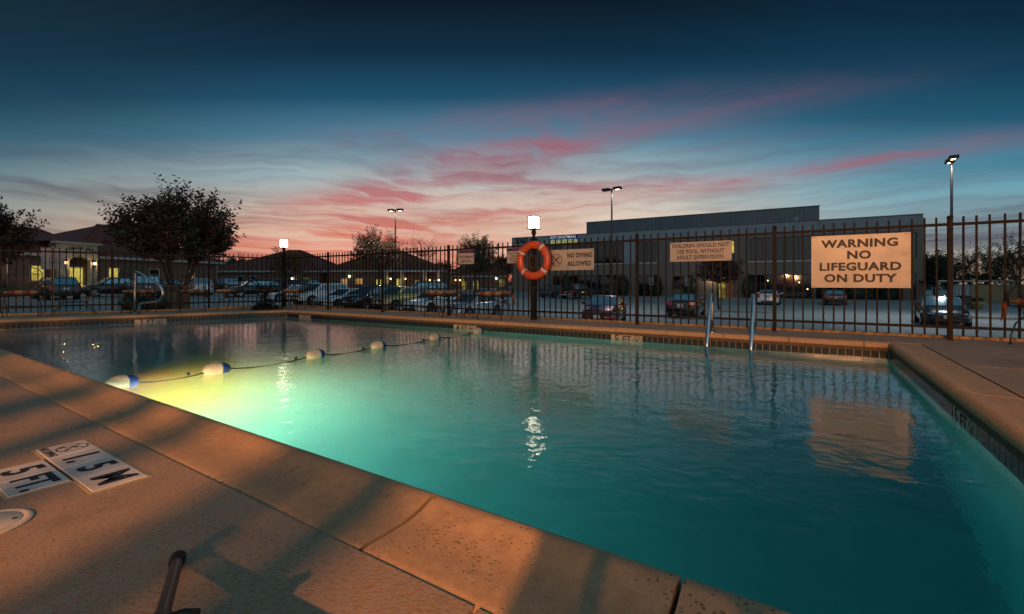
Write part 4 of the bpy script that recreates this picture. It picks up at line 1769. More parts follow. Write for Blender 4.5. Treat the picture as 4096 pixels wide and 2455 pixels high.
# ------------------------------------------------------------------ trees
def make_tree(name, label, loc, h, rad, z0, stems=4, shoots=160, leaves=22, leaf=.12, lm='leaf_dark', tr=.10, seed=1, spike=.5, group=None, lean=.35, flat=1.0, cat='tree', limb_r=.03):
    """vase of stems, limbs to the crown shell, straight leafy shoots standing out of it"""
    r = random.Random(seed)
    x, y = loc
    e = empty(name, (x, y, gz(x, y) - .03), r.random() * 6, label, cat, group)
    cz = (z0 + h * .92) / 2
    rz = (h * .92 - z0) / 2
    tips = []
    mb = MB()
    hubs = []
    for k in range(stems):
        a = 2 * PI * k / stems + r.uniform(-.4, .4)
        b = tr * (1.2 if stems > 1 else 0)
        rr = rad * lean * (1 if stems > 1 else .3)
        p0 = Vector((b * math.cos(a), b * math.sin(a), 0))
        p1 = Vector((rr * .35 * math.cos(a), rr * .35 * math.sin(a), z0 * .75))
        p2 = Vector((rr * math.cos(a + .2), rr * math.sin(a + .2), cz))
        p3 = Vector((rr * 1.25 * math.cos(a + .1), rr * 1.25 * math.sin(a + .1), cz + rz * .55))
        ts = tr * (1.0 if stems == 1 else .62)
        pts = [p0, p0.lerp(p1, .5) + Vector((r.uniform(-.05, .05), r.uniform(-.05, .05), 0)), p1, p1.lerp(p2, .5) + Vector((r.uniform(-.1, .1), r.uniform(-.1, .1), 0)), p2, p3]
        mb.tube(pts, [ts * 1.25, ts, ts * .85, ts * .65, ts * .45, ts * .15], 8)
        hubs += [(p1, ts * .6), (pts[3], ts * .5), (p2, ts * .4), (p3, ts * .2)]
    # limbs
    lt = MB()
    sh = []
    for k in range(shoots):
        u = r.uniform(-.75, 1.0)
        a = r.random() * 2 * PI
        q = math.sqrt(max(0, 1 - u * u)) ** .8
        f = r.random() ** .5
        base = Vector((rad * q * math.cos(a) * (.25 + .68 * f), rad * q * math.sin(a) * (.25 + .68 * f), cz + rz * u * (.3 + .62 * f)))
        # uneven outline
        base *= 1
        out = Vector((math.cos(a) * q, math.sin(a) * q, u * .6 + spike)).normalized()
        out = (out + Vector((r.uniform(-.35, .35), r.uniform(-.35, .35), r.uniform(-.15, .35)))).normalized()
        L = h * r.uniform(.07, .16) * (1.35 if u > .3 and f > .75 else 1.0)
        lobe = .80 + .20 * math.sin(3 * a + seed) * math.cos(2.3 * u + seed * 1.7) + .13 * math.sin(7 * a + 2 * seed + 4 * u)
        base = Vector((base.x * lobe, base.y * lobe, cz + (base.z - cz) * (.82 + .30 * math.sin(2 * a + seed * .7) * .6)))
        if r.random() < .12: L *= 1.5
        sh.append((base, out, L))
    for k, (b, o, L) in enumerate(sh):
        if k % 3 == 0:
            hb, hr = min(hubs, key=lambda t_: (t_[0] - b).length + (1.5 if t_[0].z > b.z else 0))
            mid = hb.lerp(b, .5) + Vector((r.uniform(-.12, .12), r.uniform(-.12, .12), .08 * h * r.uniform(-.2, .5)))
            lt.tube([hb, mid, b, b + o * L * .5], [min(hr, limb_r), limb_r * .6, limb_r * .35, limb_r * .12], 5, caps=False)
    mb.v += []
    mb.build('trunk', M['bark'], e, smooth=True)
    lt.build('limb', M['bark'], e, smooth=True)['kind'] = 'stuff'
    V, F = [], []
    tw = MB()
    for b, o, L in sh:
        tw.tube([b, b + o * L], [.008, .003], 3, caps=False)
        side = o.orthogonal().normalized()
        for i in range(leaves):
            f = (i + r.random()) / leaves
            p = b + o * (L * f)
            ang = i * 2.4 + r.uniform(-.5, .5)
            dr = (Matrix.Rotation(ang, 3, o) @ side) * r.uniform(.6, 1.0) + o * r.uniform(.1, .7)
            dr.normalize()
            ll = leaf * r.uniform(.65, 1.25)
            w = dr.cross(Vector((r.uniform(-1, 1), r.uniform(-1, 1), r.uniform(-1, 1)))).normalized() * ll * .26
            n0 = len(V)
            p = p + dr * leaf * .15
            V += [tuple(p), tuple(p + dr * ll * .5 + w), tuple(p + dr * ll), tuple(p + dr * ll * .5 - w)]
            F.append((n0, n0 + 1, n0 + 2, n0 + 3))
    t2 = tw.build('twigs', M['bark'], e)
    t2['kind'] = 'stuff'
    if V:
        me = bpy.data.meshes.new('crown')
        me.from_pydata(V, [], F)
        me.materials.append(M[lm])
        o = bpy.data.objects.new('crown', me)
        C.objects.link(o)
        o.parent = e
        o['kind'] = 'stuff'
    return e


def at(px, Y):
    return ((px - 2048) / 1820 * Y, Y)


make_tree('crape_myrtle', 'big dark vase-shaped tree with leafy upright shoots left of the corner lantern', at(714, 22), 6.1, 2.65, 2.0, 6, 760, 22, .18, 'leaf_dark', .13, 11, .75, lean=.38)
make_tree('shade_tree', 'tree cut off by the left frame edge', at(-75, 17), 4.9, 1.3, 1.5, 3, 300, 24, .14, 'leaf_dark', .10, 12, .6)
make_tree('small_tree', 'small sparse tree right behind the corner lantern', at(1150, 40), 4.9, 1.55, 1.4, 3, 130, 18, .17, 'leaf_autumn', .09, 13, .9)
make_tree('oak_tree', 'broad oak with golden dark leaves beside the leftmost parking lot lamp', at(1512, 49), 7.6, 3.0, 2.0, 1, 300, 22, .22, 'leaf_autumn', .17, 14, .55)
make_tree('bare_tree', 'nearly bare tree with fine upright twigs behind the fence', at(1680, 52), 7.6, 2.3, 2.3, 1, 190, 4, .16, 'leaf_autumn', .16, 15, 1.2)
make_tree('dense_tree', 'dense pointed tree behind the small No Lifeguard On Duty sign', at(1905, 54), 7.6, 2.3, 1.9, 1, 340, 24, .22, 'leaf_green', .16, 16, .8)
make_tree('plum_tree', 'small round purple-leaved tree on an island before the office door', at(2876, 34.7), 4.5, 1.55, 1.7, 1, 330, 24, .15, 'leaf_red', .075, 17, .3)
make_tree('cedar_tree', 'dark evergreen tree right of the office building', at(3738, 62), 6.6, 2.2, .6, 1, 420, 26, .30, 'leaf_ever', .14, 18, .7)
make_tree('bare_oak', 'wide bare branched tree behind the tan wall at the right', at(3915, 50), 6.4, 3.2, 1.2, 3, 420, 12, .18, 'leaf_ever', .16, 19, .9)
make_tree('bare_oak', 'tall sparse tree at the right frame edge behind the chair', at(4105, 44), 7.2, 3.0, 1.0, 3, 430, 14, .18, 'leaf_ever', .15, 20, .9)
make_tree('far_tree', 'far rounded dark tree between the left house and the next roof', at(955, 105), 7.4, 3.9, 1.0, 1, 330, 22, .42, 'leaf_green', .2, 21, .4, cat='tree')
make_tree('far_tree', 'far low dark tree at the right eave of the left house', at(872, 112), 7.0, 2.9, 1.0, 1, 260, 22, .42, 'leaf_green', .2, 22, .4)
make_tree('far_tree', 'far dark tree showing left of the office building over the roof', at(2010, 112), 8.2, 3.0, 1.5, 1, 280, 20, .42, 'leaf_autumn', .2, 23, .6)
make_tree('far_tree', 'far small tree showing between bare tree and fence sign', at(1775, 118), 7.2, 2.4, 1.5, 1, 220, 16, .4, 'leaf_autumn', .2, 24, .7)

# distant belt of trees closing the horizon
def tree_belt():
    r = random.Random(8)
    V, F = [], []
    for k in range(5200):
        a = r.uniform(-1.05, 1.05)
        R = r.uniform(170, 210)
        lump = 3.1 + 1.2 * math.sin(a * 17) + .8 * math.sin(a * 41 + 1)
        z = -1.4 + r.random() ** .8 * max(1.2, lump)
        p = Vector((R * math.sin(a), R * math.cos(a), z))
        s = r.uniform(.5, 1.3)
        u = Vector((r.uniform(-1, 1), r.uniform(-1, 1), r.uniform(-1, 1))).normalized() * s
        v = u.orthogonal().normalized() * s * .7
        n0 = len(V)
        V += [tuple(p - u), tuple(p + v), tuple(p + u), tuple(p - v)]
        F.append((n0, n0 + 1, n0 + 2, n0 + 3))
    me = bpy.data.meshes.new('distant_woods')
    me.from_pydata(V, [], F)
    me.materials.append(M['leaf_ever'])
    o = bpy.data.objects.new('distant_woods', me)
    C.objects.link(o)
    tag(o, kind='stuff')


tree_belt()


def shrub(loc, h, rad, label, seed, lm='leaf_ever', n=900, leaf=.12, group=None, z=None, cone=True):
    r = random.Random(seed)
    x, y = loc
    e = empty('shrub', (x, y, gz(x, y) if z is None else z), 0, label, 'shrub', group)
    V, F = [], []
    for k in range(n):
        u = r.random()
        prof = (math.sin(min(1, u * 1.6 + .25) * PI / 2) * (1 - u ** 3.2) ** .7) if cone else math.sqrt(max(0, 1 - (2 * u - .9) ** 2 / 1.3))
        a = r.random() * 2 * PI
        q = rad * prof * (.72 + .3 * r.random())
        p = Vector((q * math.cos(a), q * math.sin(a), .03 + u * h))
        d = Vector((math.cos(a), math.sin(a), .7)) + Vector((r.uniform(-.6, .6), r.uniform(-.6, .6), r.uniform(-.6, .6)))
        d = d.normalized() * leaf * r.uniform(.7, 1.3)
        w = d.cross(Vector((r.uniform(-1, 1), r.uniform(-1, 1), r.uniform(-1, 1)))).normalized() * leaf * .35
        n0 = len(V)
        V += [tuple(p), tuple(p + d * .5 + w), tuple(p + d), tuple(p + d * .5 - w)]
        F.append((n0, n0 + 1, n0 + 2, n0 + 3))
    core = MB()
    prof = []
    for i in range(9):
        u = i / 8
        pr = (math.sin(min(1, u * 1.6 + .25) * PI / 2) * (1 - u ** 3.2) ** .7) if cone else math.sqrt(max(0, 1 - (2 * u - .9) ** 2 / 1.3))
        prof.append((max(.01, rad * pr * .74), u * h * .95))
    core.lathe(prof, 12)
    core.build('core', M[lm], e, smooth=True)
    me = bpy.data.meshes.new('foliage')
    me.from_pydata(V, [], F)
    me.materials.append(M[lm])
    o = bpy.data.objects.new('foliage', me)
    C.objects.link(o)
    o.parent = e
    o['kind'] = 'stuff'
    return e


# ------------------------------------------------------------------ office building
def office():
    th = math.atan2(-28, 47)
    e = empty('office_building', (0, 80, -1.4), th, 'long two-storey grey and brick office building with dark windows', 'building')
    Z = lambda z: z + 1.4
    L, Dp = 54.7, 26.0
    # walls: brick piers and bands, stucco frieze, ribbed parapet
    MB().box((L / 2, Dp / 2, Z(-1.4) + .9 / 2 + 1.0), (L - .02, Dp, 2.6)).build('core', M['brick_pale'], e) if False else None
    def wall(x0, x1, z0, z1, m_, name='wall', proud=0.0, depth=.3):
        MB().box(((x0 + x1) / 2, depth / 2 - proud, (Z(z0) + Z(z1)) / 2), (x1 - x0, depth, z1 - z0)).build(name, M[m_], e)
    # openings (x0,x1,z0,z1,panes)
    up = [(7.9, 9.35, 3.75, 6.78, 1), (11.4, 19.7, 3.75, 6.78, 6), (22.05, 24.75, 3.75, 6.78, 2), (33.05, 35.25, 1.6, 6.6, 2), (37.15, 44.05, 3.6, 6.62, 5), (44.6, 52.9, 3.6, 6.62, 6), (53.55, 54.15, 3.6, 6.55, 1)]
    gr = [(7.9, 9.35, -1.35, 1.95, 1), (11.0, 19.7, -1.35, 1.92, 6), (22.0, 24.78, -1.35, 1.85, 2), (27.05, 28.8, -.17, 1.66, 1), (33.05, 35.25, -1.38, 1.55, 2), (36.95, 44.05, -1.35, 1.78, 5), (44.5, 52.9, -1.35, 1.75, 6), (53.6, 54.1, -1.3, 1.75, 1)]
    def storey(ops, z0, z1, m_):
        xs = [0.0]
        for o in ops:
            if o[0] > xs[-1]:
                wall(xs[-1], o[0], z0, z1, m_)
            if o[3] < z1: wall(o[0], o[1], o[3], z1, m_)
            if o[2] > z0: wall(o[0], o[1], z0, o[2], m_)
            xs.append(o[1])
        wall(xs[-1], L, z0, z1, m_)
    storey(gr, -1.4, 2.2, 'brick_pale')
    storey(up, 3.6, 6.9, 'brick_pale')
    o = up[3]
    wall(0, o[0], 2.2, 3.6, 'brick_pale'); wall(o[1], L, 2.2, 3.6, 'brick_pale')
    # pale window sills, stucco column panel, frieze
    for o in up:
        if o[1] - o[0] > 1.2 and o[4] != 2 or o[0] < 25 and o[0] > 20:
            MB().box(((o[0] + o[1]) / 2, -.03, Z(o[2]) - .08), (o[1] - o[0] + .3, .10, .16)).build('window_sill', M['whitetrim'], e)
    wall(19.85, 21.9, 3.6, 6.9, 'stucco_light', 'stucco_panel', proud=.05)
    wall(0.0, L, 6.9, 8.55, 'stucco_light', 'frieze', proud=.04)
    wall(13.9, 44.85, 8.55, 10.35, 'metal_panel', 'parapet', proud=.04)
    rib = MB().box((0, 0, 0), (.06, .05, 1.76)).mesh('rib', M['metal_panel'])
    for k in range(58):
        inst('rib', rib, e, (14.15 + k * .53, -.06, Z(9.45)))
    MB().box((29.37, .1, Z(10.38)), (31.1, .5, .08)).build('coping', M['metal_panel'], e)
    mb = MB()
    mb.box((6.95, .1, Z(8.58)), (13.9, .5, .07)); mb.box((49.8, .1, Z(8.58)), (9.8, .5, .07))
    mb.build('coping', M['metal_panel'], e)
    MB().box((29.37, -.055, Z(8.53)), (31.0, .03, .05)).build('joint_strip', M['bronze'], e)
    mb = MB()
    for x in (6.0, 13.9, 21.9, 29.4, 37.0, 44.85):
        mb.box((x, -.048, Z(7.72)), (.03, .02, 1.6))
    mb.build('panel_joint', M['bronze'], e)
    # volume behind
    MB().box((L / 2, Dp / 2 + .32, Z(8.4) / 2), (L - .02, Dp, Z(8.4))).build('building_mass', M['brick_pale'], e) if False else None
    mb = MB()
    mb.box((.15, Dp / 2 + .3, Z(8.5) / 2), (.3, Dp, Z(8.5)))
    mb.box((L - .15, Dp / 2 + .3, Z(8.5) / 2), (.3, Dp, Z(8.5)))
    mb.box((L / 2, Dp + .15, Z(8.5) / 2), (L, .3, Z(8.5)))
    mb.build('side_wall', M['brick_pale'], e)
    MB().box((L / 2, Dp / 2 + .3, Z(8.2)), (L - .6, Dp - .02, .2)).build('flat_roof', M['curb'], e)
    mb = MB()
    mb.box((14.05, 4, Z(9.45)), (.3, 7.4, 1.8)); mb.box((44.7, 4, Z(9.45)), (.3, 7.4, 1.8)); mb.box((29.37, 7.6, Z(9.45)), (30.9, .3, 1.8))
    mb.build('parapet_return', M['metal_panel'], e)
    MB().box((L / 2, 3.2, Z(2.0)), (L - .8, 5.6, .2)).build('inner_floor', M['bronze'], e)
    # windows
    for ops, lit in ((up, 0), (gr, 0)):
        for o in ops:
            x0, x1, z0, z1, n = o
            w = empty('window', ((x0 + x1) / 2, .16, Z((z0 + z1) / 2)))
            w.parent = e
            W_, H_ = x1 - x0, z1 - z0
            mb = MB()
            t_ = .07
            mb.box((0, 0, H_ / 2 - t_ / 2), (W_, .10, t_)); mb.box((0, 0, -H_ / 2 + t_ / 2), (W_, .10, t_))
            for k in range(n + 1):
                mb.box((-W_ / 2 + t_ / 2 + (W_ - t_) * k / n, 0, 0), (t_, .10, H_ - 2 * t_))
            mb.build('frame', M['bronze'], w)
            for k in range(n):
                cw = (W_ - t_) / n
                lit_ = None
                if ops is up and 33 < x0 < 34: lit_ = None
                g_ = MB().box((-W_ / 2 + t_ / 2 + cw * (k + .5), .015, 0), (cw - t_ - .01, .012, H_ - 2 * t_ - .01))
                if ops is gr and 33 < x0 < 34:
                    g_.build('pane', M['litpane_dim'] if k == 0 else M['door_wood'], w)
                else:
                    g_.build('pane', M['darkglass'], w)
    # lit stair light behind the upper part of the entrance strip
    MB().box((34.95, .168, Z(5.6)), (.5, .006, 1.6)).build('lit_stair_window', M['litpane'], e)
    # sparse ceiling lamps seen through the ground floor
    mb = MB()
    for x, z in ((8.4, 1.2), (23.9, .95), (39.2, 1.0), (42.7, .75), (43.6, -.1), (10.3, 1.3), (10.9, 1.25)):
        mb.box((x, .12, Z(z)), (.12, .02, .10))
    mb.build('lamp', M['sconce'], e)
    # round vent
    MB().lathe([(.30, -.06), (.30, -.075), (.26, -.085), (.0, -.09)], 24, c=(42.4, 0, Z(8.9)), axis='Y', caps=False).build('round_vent', M['stucco_light'], e)
    # floodlights on the frieze
    mb = MB()
    for x in (21.5, 50.4):
        mb.box((x, -.2, Z(7.2)), (.3, .25, .22), bev=.03); mb.box((x, -.1, Z(7.05)), (.06, .2, .1))
    mb.build('floodlight', M['black_plastic'], e)
    # number and illuminated sign
    text('3060', 1.25, e, 1.9, Z(7.95), M['ink'], y=-.06, bold=.03, ext=.02, name='street_number')
    s = empty('company_sign', (9.86, -.22, Z(7.85)))
    s.parent = e
    MB().box((0, .06, .32), (4.95, .2, .78), bev=.02).build('blue_panel', M['sign_blue'], s)
    MB().box((0, .06, -.40), (4.95, .2, .54), bev=.02).build('pale_panel', M['signlit_pale'], s)
    MB().box((0, -.045, -.06), (4.8, .012, .05)).build('rule', M['signlit_white'], s)
    text('KEY-WHITMAN', .66, s, 0, .34, M['signlit_white'], y=-.055, sx=1.0, bold=.004, ext=.006)
    text('EYE CENTER', .40, s, 0, -.40, M['navy'], y=-.055, sx=.9, bold=.0, ext=.006, spacing=1.9)
    light('entrance_light', 'POINT', (32.4, -.6, Z(1.3)), 60, (1, .75, .4), .08, parent=e)
    MB().lathe([(.01, -.1), (.12, -.05), (.12, .05), (.01, .1)], 12, c=(32.4, -.25, Z(1.3))).build('wall_lamp', M['sconce'], e, smooth=True)
    return e, th


M['door_wood'] = mat('orange_door', '#a5683c', '#8c5630', rough=0.5, scale=4)
office()
OX = Vector((47, -28, 0)).normalized()
OY = Vector((28, 47, 0)).normalized()
for i, (x, lab) in enumerate(((10.9, 'rounded cone shrub at the left end of the office front behind the pickup'), (20.2, 'rounded cone shrub right of the long office window, behind the red sedan'),
                              (25.2, 'rounded cone shrub beside the first accessible parking sign'), (29.8, 'rounded cone shrub beside the second accessible parking sign'), (37.1, 'rounded cone shrub right of the office entrance door'))):
    p = Vector((0, 80, 0)) + OX * x - OY * 1.2
    shrub((p.x, p.y), 3.1, 1.0 if i not in (2,) else .8, lab, 40 + i, n=1100, leaf=.16, group='cone shrubs along the office front')
for i, (x, lab) in enumerate(((45.6, 'low dark shrub under the large warning board'), (48.4, 'wider low dark shrub under the large warning board'), (51.5, 'low dark shrub near the right office corner'))):
    p = Vector((0, 80, 0)) + OX * x - OY * 1.3
    shrub((p.x, p.y), 1.5 + .3 * (i % 2), 1.1 + .25 * (i == 1), lab, 50 + i, n=800, leaf=.16, group='low shrubs along the office front', cone=False)


def bay_sign(px, Y, label):
    x, y = at(px, Y)
    e = empty('accessible_parking_sign', (x, y, gz(x, y)), TB, label, 'sign', 'accessible parking signs')
    MB().box((0, 0, .95), (.05, .04, 1.9)).build('post', M['iron'], e)
    MB().box((0, -.03, 2.25), (.62, .012, 1.15), bev=.004).build('panel', M['white_sign'], e)
    MB().box((0, -.039, 2.08), (.34, .004, .42)).build('blue_field', M['stripeblue'], e)
    mb = MB()
    mb.lathe([(.05, -.0425), (.001, -.0428)], 10, c=(-.02, 0, 2.22), axis='Y', caps=False)
    mb.box((-.01, -.043, 2.10), (.04, .003, .16)); mb.box((.05, -.043, 2.05), (.12, .003, .035))
    mb.build('wheelchair_symbol', M['white_sign'], e)
    MB().box((0, -.038, 2.62), (.5, .003, .10)).build('red_line', M['red_ink'], e)


bay_sign(2606, 66, 'small white accessible parking sign left of the black sedan')
bay_sign(2749, 62, 'small white accessible parking sign above the black sedan')


# ------------------------------------------------------------------ tiled-roof houses
def tile_roof(mb, poly_fn, n):
    pass


def hip(mb, x0, x1, y0, y1, ze, zr, rx0, rx1, ry):
    vs = [(x0, y0, ze), (x1, y0, ze), (x1, y1, ze), (x0, y1, ze), (rx0, ry, zr), (rx1, ry, zr)]
    mb.add(vs, [(0, 1, 5, 4), (1, 2, 5), (2, 3, 4, 5), (3, 0, 4), (0, 3, 2, 1)])


def tiled_slope(parent, A, B, Cc, D, row=.36, col=.30):
    """barrel-tile relief over the quad A-B (eave) to D-Cc (ridge): rows of half-round tiles"""
    A, B, Cc, D = map(Vector, (A, B, Cc, D))
    H = ((D + Cc) / 2 - (A + B) / 2).length
    nrm = (B - A).cross(D - A).normalized()
    if nrm.z < 0: nrm = -nrm
    rows = max(2, int(H / row))
    ex = (B - A).normalized()
    V, F = [], []
    for j in range(rows):
        f0, f1 = j / rows, (j + 1) / rows
        a0, b0 = A.lerp(D, f0), B.lerp(Cc, f0)
        a1, b1 = A.lerp(D, f1), B.lerp(Cc, f1)
        L = (b0 - a0).length
        k = max(1, int(L / col))
        upv = (a1 + b1) / 2 - (a0 + b0) / 2
        up = upv - ex * upv.dot(ex)
        for i in range(k):
            p = a0 + ex * (L * (i + .5) / k)
            # keep the tile inside the slope on its upper edge
            w = ex * (col * .42)
            base = len(V)
            V += [tuple(p - w + nrm * .02), tuple(p + nrm * .13), tuple(p + w + nrm * .02),
                  tuple(p - w + up * 1.04 + nrm * .005), tuple(p + up * 1.04 + nrm * .075), tuple(p + w + up * 1.04 + nrm * .005)]
            F += [(base, base + 1, base + 4, base + 3), (base + 1, base + 2, base + 5, base + 4), (base, base + 2, base + 1)]
    me = bpy.data.meshes.new('roof_tiles')
    me.from_pydata(V, [], F)
    me.materials.append(M['rooftile'])
    o = bpy.data.objects.new('roof_tiles', me)
    C.objects.link(o)
    o.parent = parent
    o['kind'] = 'stuff'
    return o


def roof(e, x0, x1, y0, y1, ze, zr, rx0, rx1, ry, tiles=('F', 'R'), row=.36):
    mb = MB()
    hip(mb, x0, x1, y0, y1, ze, zr, rx0, rx1, ry)
    r = mb.build('roof', M['rooftile'], e)
    if 'F' in tiles: tiled_slope(r, (x0, y0, ze), (x1, y0, ze), (rx1, ry, zr), (rx0, ry, zr), row)
    if 'R' in tiles: tiled_slope(r, (x1, y0, ze), (x1, y1, ze), (rx1, ry, zr), (rx1, ry, zr), row)
    if 'L' in tiles: tiled_slope(r, (x0, y1, ze), (x0, y0, ze), (rx0, ry, zr), (rx0, ry, zr), row)
    mb = MB()
    for a, b in (((x0, y0, ze), (rx0, ry, zr)), ((x1, y0, ze), (rx1, ry, zr)), ((x1, y1, ze), (rx1, ry, zr)), ((rx0, ry, zr), (rx1 + .01, ry, zr))):
        a, b = Vector(a), Vector(b)
        mb.tube([a + Vector((0, 0, .06)), b + Vector((0, 0, .08))], .13, 6)
    mb.build('ridge_cap', M['rooftile'], r, smooth=True)
    # white fascia and gutter under the eave
    mb = MB()
    mb.box(((x0 + x1) / 2, y0 + .02, ze - .12), (x1 - x0, .06, .22))
    mb.box((x0 + .02, (y0 + y1) / 2, ze - .12), (.06, y1 - y0 - .1, .22))
    mb.box((x1 - .02, (y0 + y1) / 2, ze - .12), (.06, y1 - y0 - .1, .22))
    mb.box(((x0 + x1) / 2, y0 - .06, ze - .06), (x1 - x0 + .1, .10, .10))
    mb.build('fascia', M['whitetrim'], e)
    return r


def house_window(e, x, z, w, h, m_, y=0.0, mull=True):
    q = empty('window', (x, y, z))
    q.parent = e
    mb = MB()
    t_ = .06
    mb.box((0, -.02, h / 2 + t_ / 2), (w + 2 * t_, .08, t_)); mb.box((0, -.02, -h / 2 - t_ / 2), (w + 2 * t_, .08, t_))
    for sx in (-1, 1):
        mb.box((sx * (w / 2 + t_ / 2), -.02, 0), (t_, .08, h))
    if mull:
        mb.box((0, -.012, 0), (w, .03, .04))
    mb.build('frame', M['whitetrim'], q)
    MB().box((0, -.004, 0), (w, .006, h)).build('pane', M[m_], q)
    MB().box((0, -.05, -h / 2 - .11), (w + .3, .12, .09)).build('sill', M['stone'], q)


def downspout(e, x, ze, y=-.08):
    MB().tube([(x, y - .3, ze - .15), (x, y - .28, ze - .3), (x, y, ze - .5), (x, y, .1)], .045, 6).build('downspout', M['whitetrim'], e)


def sconce(e, x, y, z, power=40):
    q = empty('wall_lantern', (x, y, z))
    q.parent = e
    MB().box((0, -.16, .0), (.15, .15, .22), bev=.02).build('glass', M['sconce'], q)
    mb = MB()
    mb.lathe([(.13, .11), (.10, .15), (.02, .24)], 8, c=(0, -.16, 0))
    mb.lathe([(.02, -.36), (.07, -.30), (.09, -.11)], 8, c=(0, -.16, 0))
    mb.box((0, -.04, -.2), (.05, .1, .05))
    mb.build('lantern_frame', M['iron'], q)
    if power:
        light('sconce_light', 'POINT', (x, y - .34, z + .02), power, (1, .62, .26), .05, parent=e)


def gs_house():
    P1 = Vector((-38.1, 58.9, 0))
    X = Vector((.24, .9708, 0))
    P0 = P1 - X * 27
    g = -.42
    e = empty('brick_office_house', (P0.x, P0.y, g), math.atan2(X.y, X.x), 'low brick office house with hip tile roof and lit arched entrance at left', 'house')
    ze = 3.35 - g
    MB().box((13.5, 9, (ze - .2) / 2), (27, 18, ze - .2)).build('wall', M['brick'], e)
    MB().box((13.5, -.03, .45), (27.1, .08, .9)).build('base_course', M['stone'], e)
    MB().box((13.5, -.02, ze - .42), (27.05, .06, .25)).build('soldier_course', M['brick'], e)
    r = roof(e, 10.3, 27.6, -.55, 18.6, ze, 7.45 - g, 19.2, 19.9, 9.0, ('F', 'R'))
    roof(e, -5.0, 14.0, -.55, 13.0, ze - .02, 6.0 - g, 1.0, 12.0, 6.2, ('F',))
    # vent pipes
    mb = MB()
    for x, y, z, h in ((15.5, 12.5, 6.35, .9), (9.5, 8.8, 5.6, .75)):
        mb.lathe([(.07, z - g - 1.0), (.07, z - g + h * .5), (.11, z - g + h * .5), (.11, z - g + h * .62)], 10, c=(x, y, 0))
    mb.build('vent_pipe', M['iron'], e, smooth=True, angle=.5)
    # entrance porch: stone front with a segmental arch
    x0, x1, a0, a1, yp = 9.2, 12.3, 10.02, 11.68, -1.3
    zt, zs, za = 4.35 - g, 2.78 - g, 3.22 - g
    porch = empty('entrance_porch', (0, 0, 0))
    porch.parent = e
    n = 14
    arc_ = [(a0 + (a1 - a0) * i / n, zs + (za - zs) * math.sin(PI * i / n) ** .8) for i in range(n + 1)]
    mb = MB()
    for yy in (yp, yp + .4):
        pass
    for i in range(n):
        p, q = arc_[i], arc_[i + 1]
        vs = [(p[0], yp, p[1]), (q[0], yp, q[1]), (q[0], yp, zt), (p[0], yp, zt), (p[0], yp + .4, p[1]), (q[0], yp + .4, q[1]), (q[0], yp + .4, zt), (p[0], yp + .4, zt)]
        mb.add(vs, [(0, 1, 2, 3), (7, 6, 5, 4), (0, 4, 5, 1), (3, 2, 6, 7)])
    mb.box(((x0 + a0) / 2, yp + .2, (zs + zt) / 2), (a0 - x0, .4, zt - zs)); mb.box(((x1 + a1) / 2, yp + .2, (zs + zt) / 2), (x1 - a1, .4, zt - zs))
    mb.build('arch_front', M['stone'], porch)
    rr = random.Random(6)
    for xa, xb in ((x0, a0), (a1, x1)):
        z = 0
        k = 0
        while z < zs - .05:
            h_ = min(.30, zs - z)
            cut = xa + (xb - xa) * (.42 if k % 2 else .62)
            for u0, u1 in ((xa, cut), (cut, xb)):
                MB().box(((u0 + u1) / 2, yp + .2 - rr.uniform(0, .02), z + h_ / 2), (u1 - u0 - .012, .4, h_ - .012), bev=.015).build('stone', M['stone'], porch)
            z += h_
            k += 1
    mb = MB()
    mb.box((x0 + .2, yp / 2 + .2, zt / 2), (.4, -yp - .42, zt)); mb.box((x1 - .2, yp / 2 + .2, zt / 2), (.4, -yp - .42, zt))
    mb.build('porch_side', M['brick'], porch)
    MB().box(((x0 + x1) / 2, yp + .15, zt + .09), (x1 - x0 + .5, 1.0, .18)).build('cornice', M['whitetrim'], porch)
    mb = MB()
    hip(mb, x0 - .4, x1 + .4, yp - .5, 6.0, zt + .18, zt + 1.0, (x0 + x1) / 2, (x0 + x1) / 2 + .01, 3.0)
    r2 = mb.build('porch_roof', M['rooftile'], porch)
    # inner wall with the lit door
    MB().box(((a0 + a1) / 2 + .35, -.06, (za + .2) / 2 + .1), (2.7, .06, za)).build('inner_wall', M['brick'], porch)
    d = empty('door', (11.30, -.12, 0))
    d.parent = e
    mb = MB()
    for x in (-.72, -.25, .55, .72):
        mb.box((x, 0, 1.3), (.07, .10, 2.6))
    mb.box((0, 0, 2.62), (1.55, .10, .12)); mb.box((0, 0, .1), (1.5, .08, .2)); mb.box((.15, 0, 1.05), (.75, .06, .04))
    mb.build('frame', M['whitetrim'], d)
    MB().box((-.48, .01, 1.35), (.40, .012, 2.45)).build('pane', M['litpane'], d)
    MB().box((.15, .012, 1.35), (.74, .012, 2.45)).build('pane', M['litpane'], d)
    MB().box((.63, .014, 1.35), (.12, .012, 2.45)).build('pane', M['litpane'], d)
    MB().box((-.42, .0, 1.5), (.10, .006, .55)).build('notice', M['bronze'], d)
    text('3010', .26, porch, 11.1, 2.62 - g, M['ink'], y=-.10, bold=.03, ext=.01, name='street_number')
    # arched lettering
    word = 'GS DALLAS GROUP'
    cx, R_ = 10.85, 2.35
    cz_ = 3.98 - g - R_
    for i, ch in enumerate(word):
        if ch == ' ': continue
        a = math.radians(90 + 33 - 66 * i / (len(word) - 1))
        text(ch, .34, porch, cx + R_ * math.cos(a), cz_ + R_ * math.sin(a), M['ink'], y=yp - .012, bold=.016, ext=.008, rot=a - PI / 2, name='letter')
    sconce(porch, a0 - .42, yp, 2.55 - g, 22)
    sconce(porch, a1 + .30, yp, 2.55 - g, 22)
    house_window(e, 8.35, 1.56 - g, .95, 1.28, 'litpane')
    house_window(e, 14.66, 1.50 - g, .92, 1.40, 'litpane')
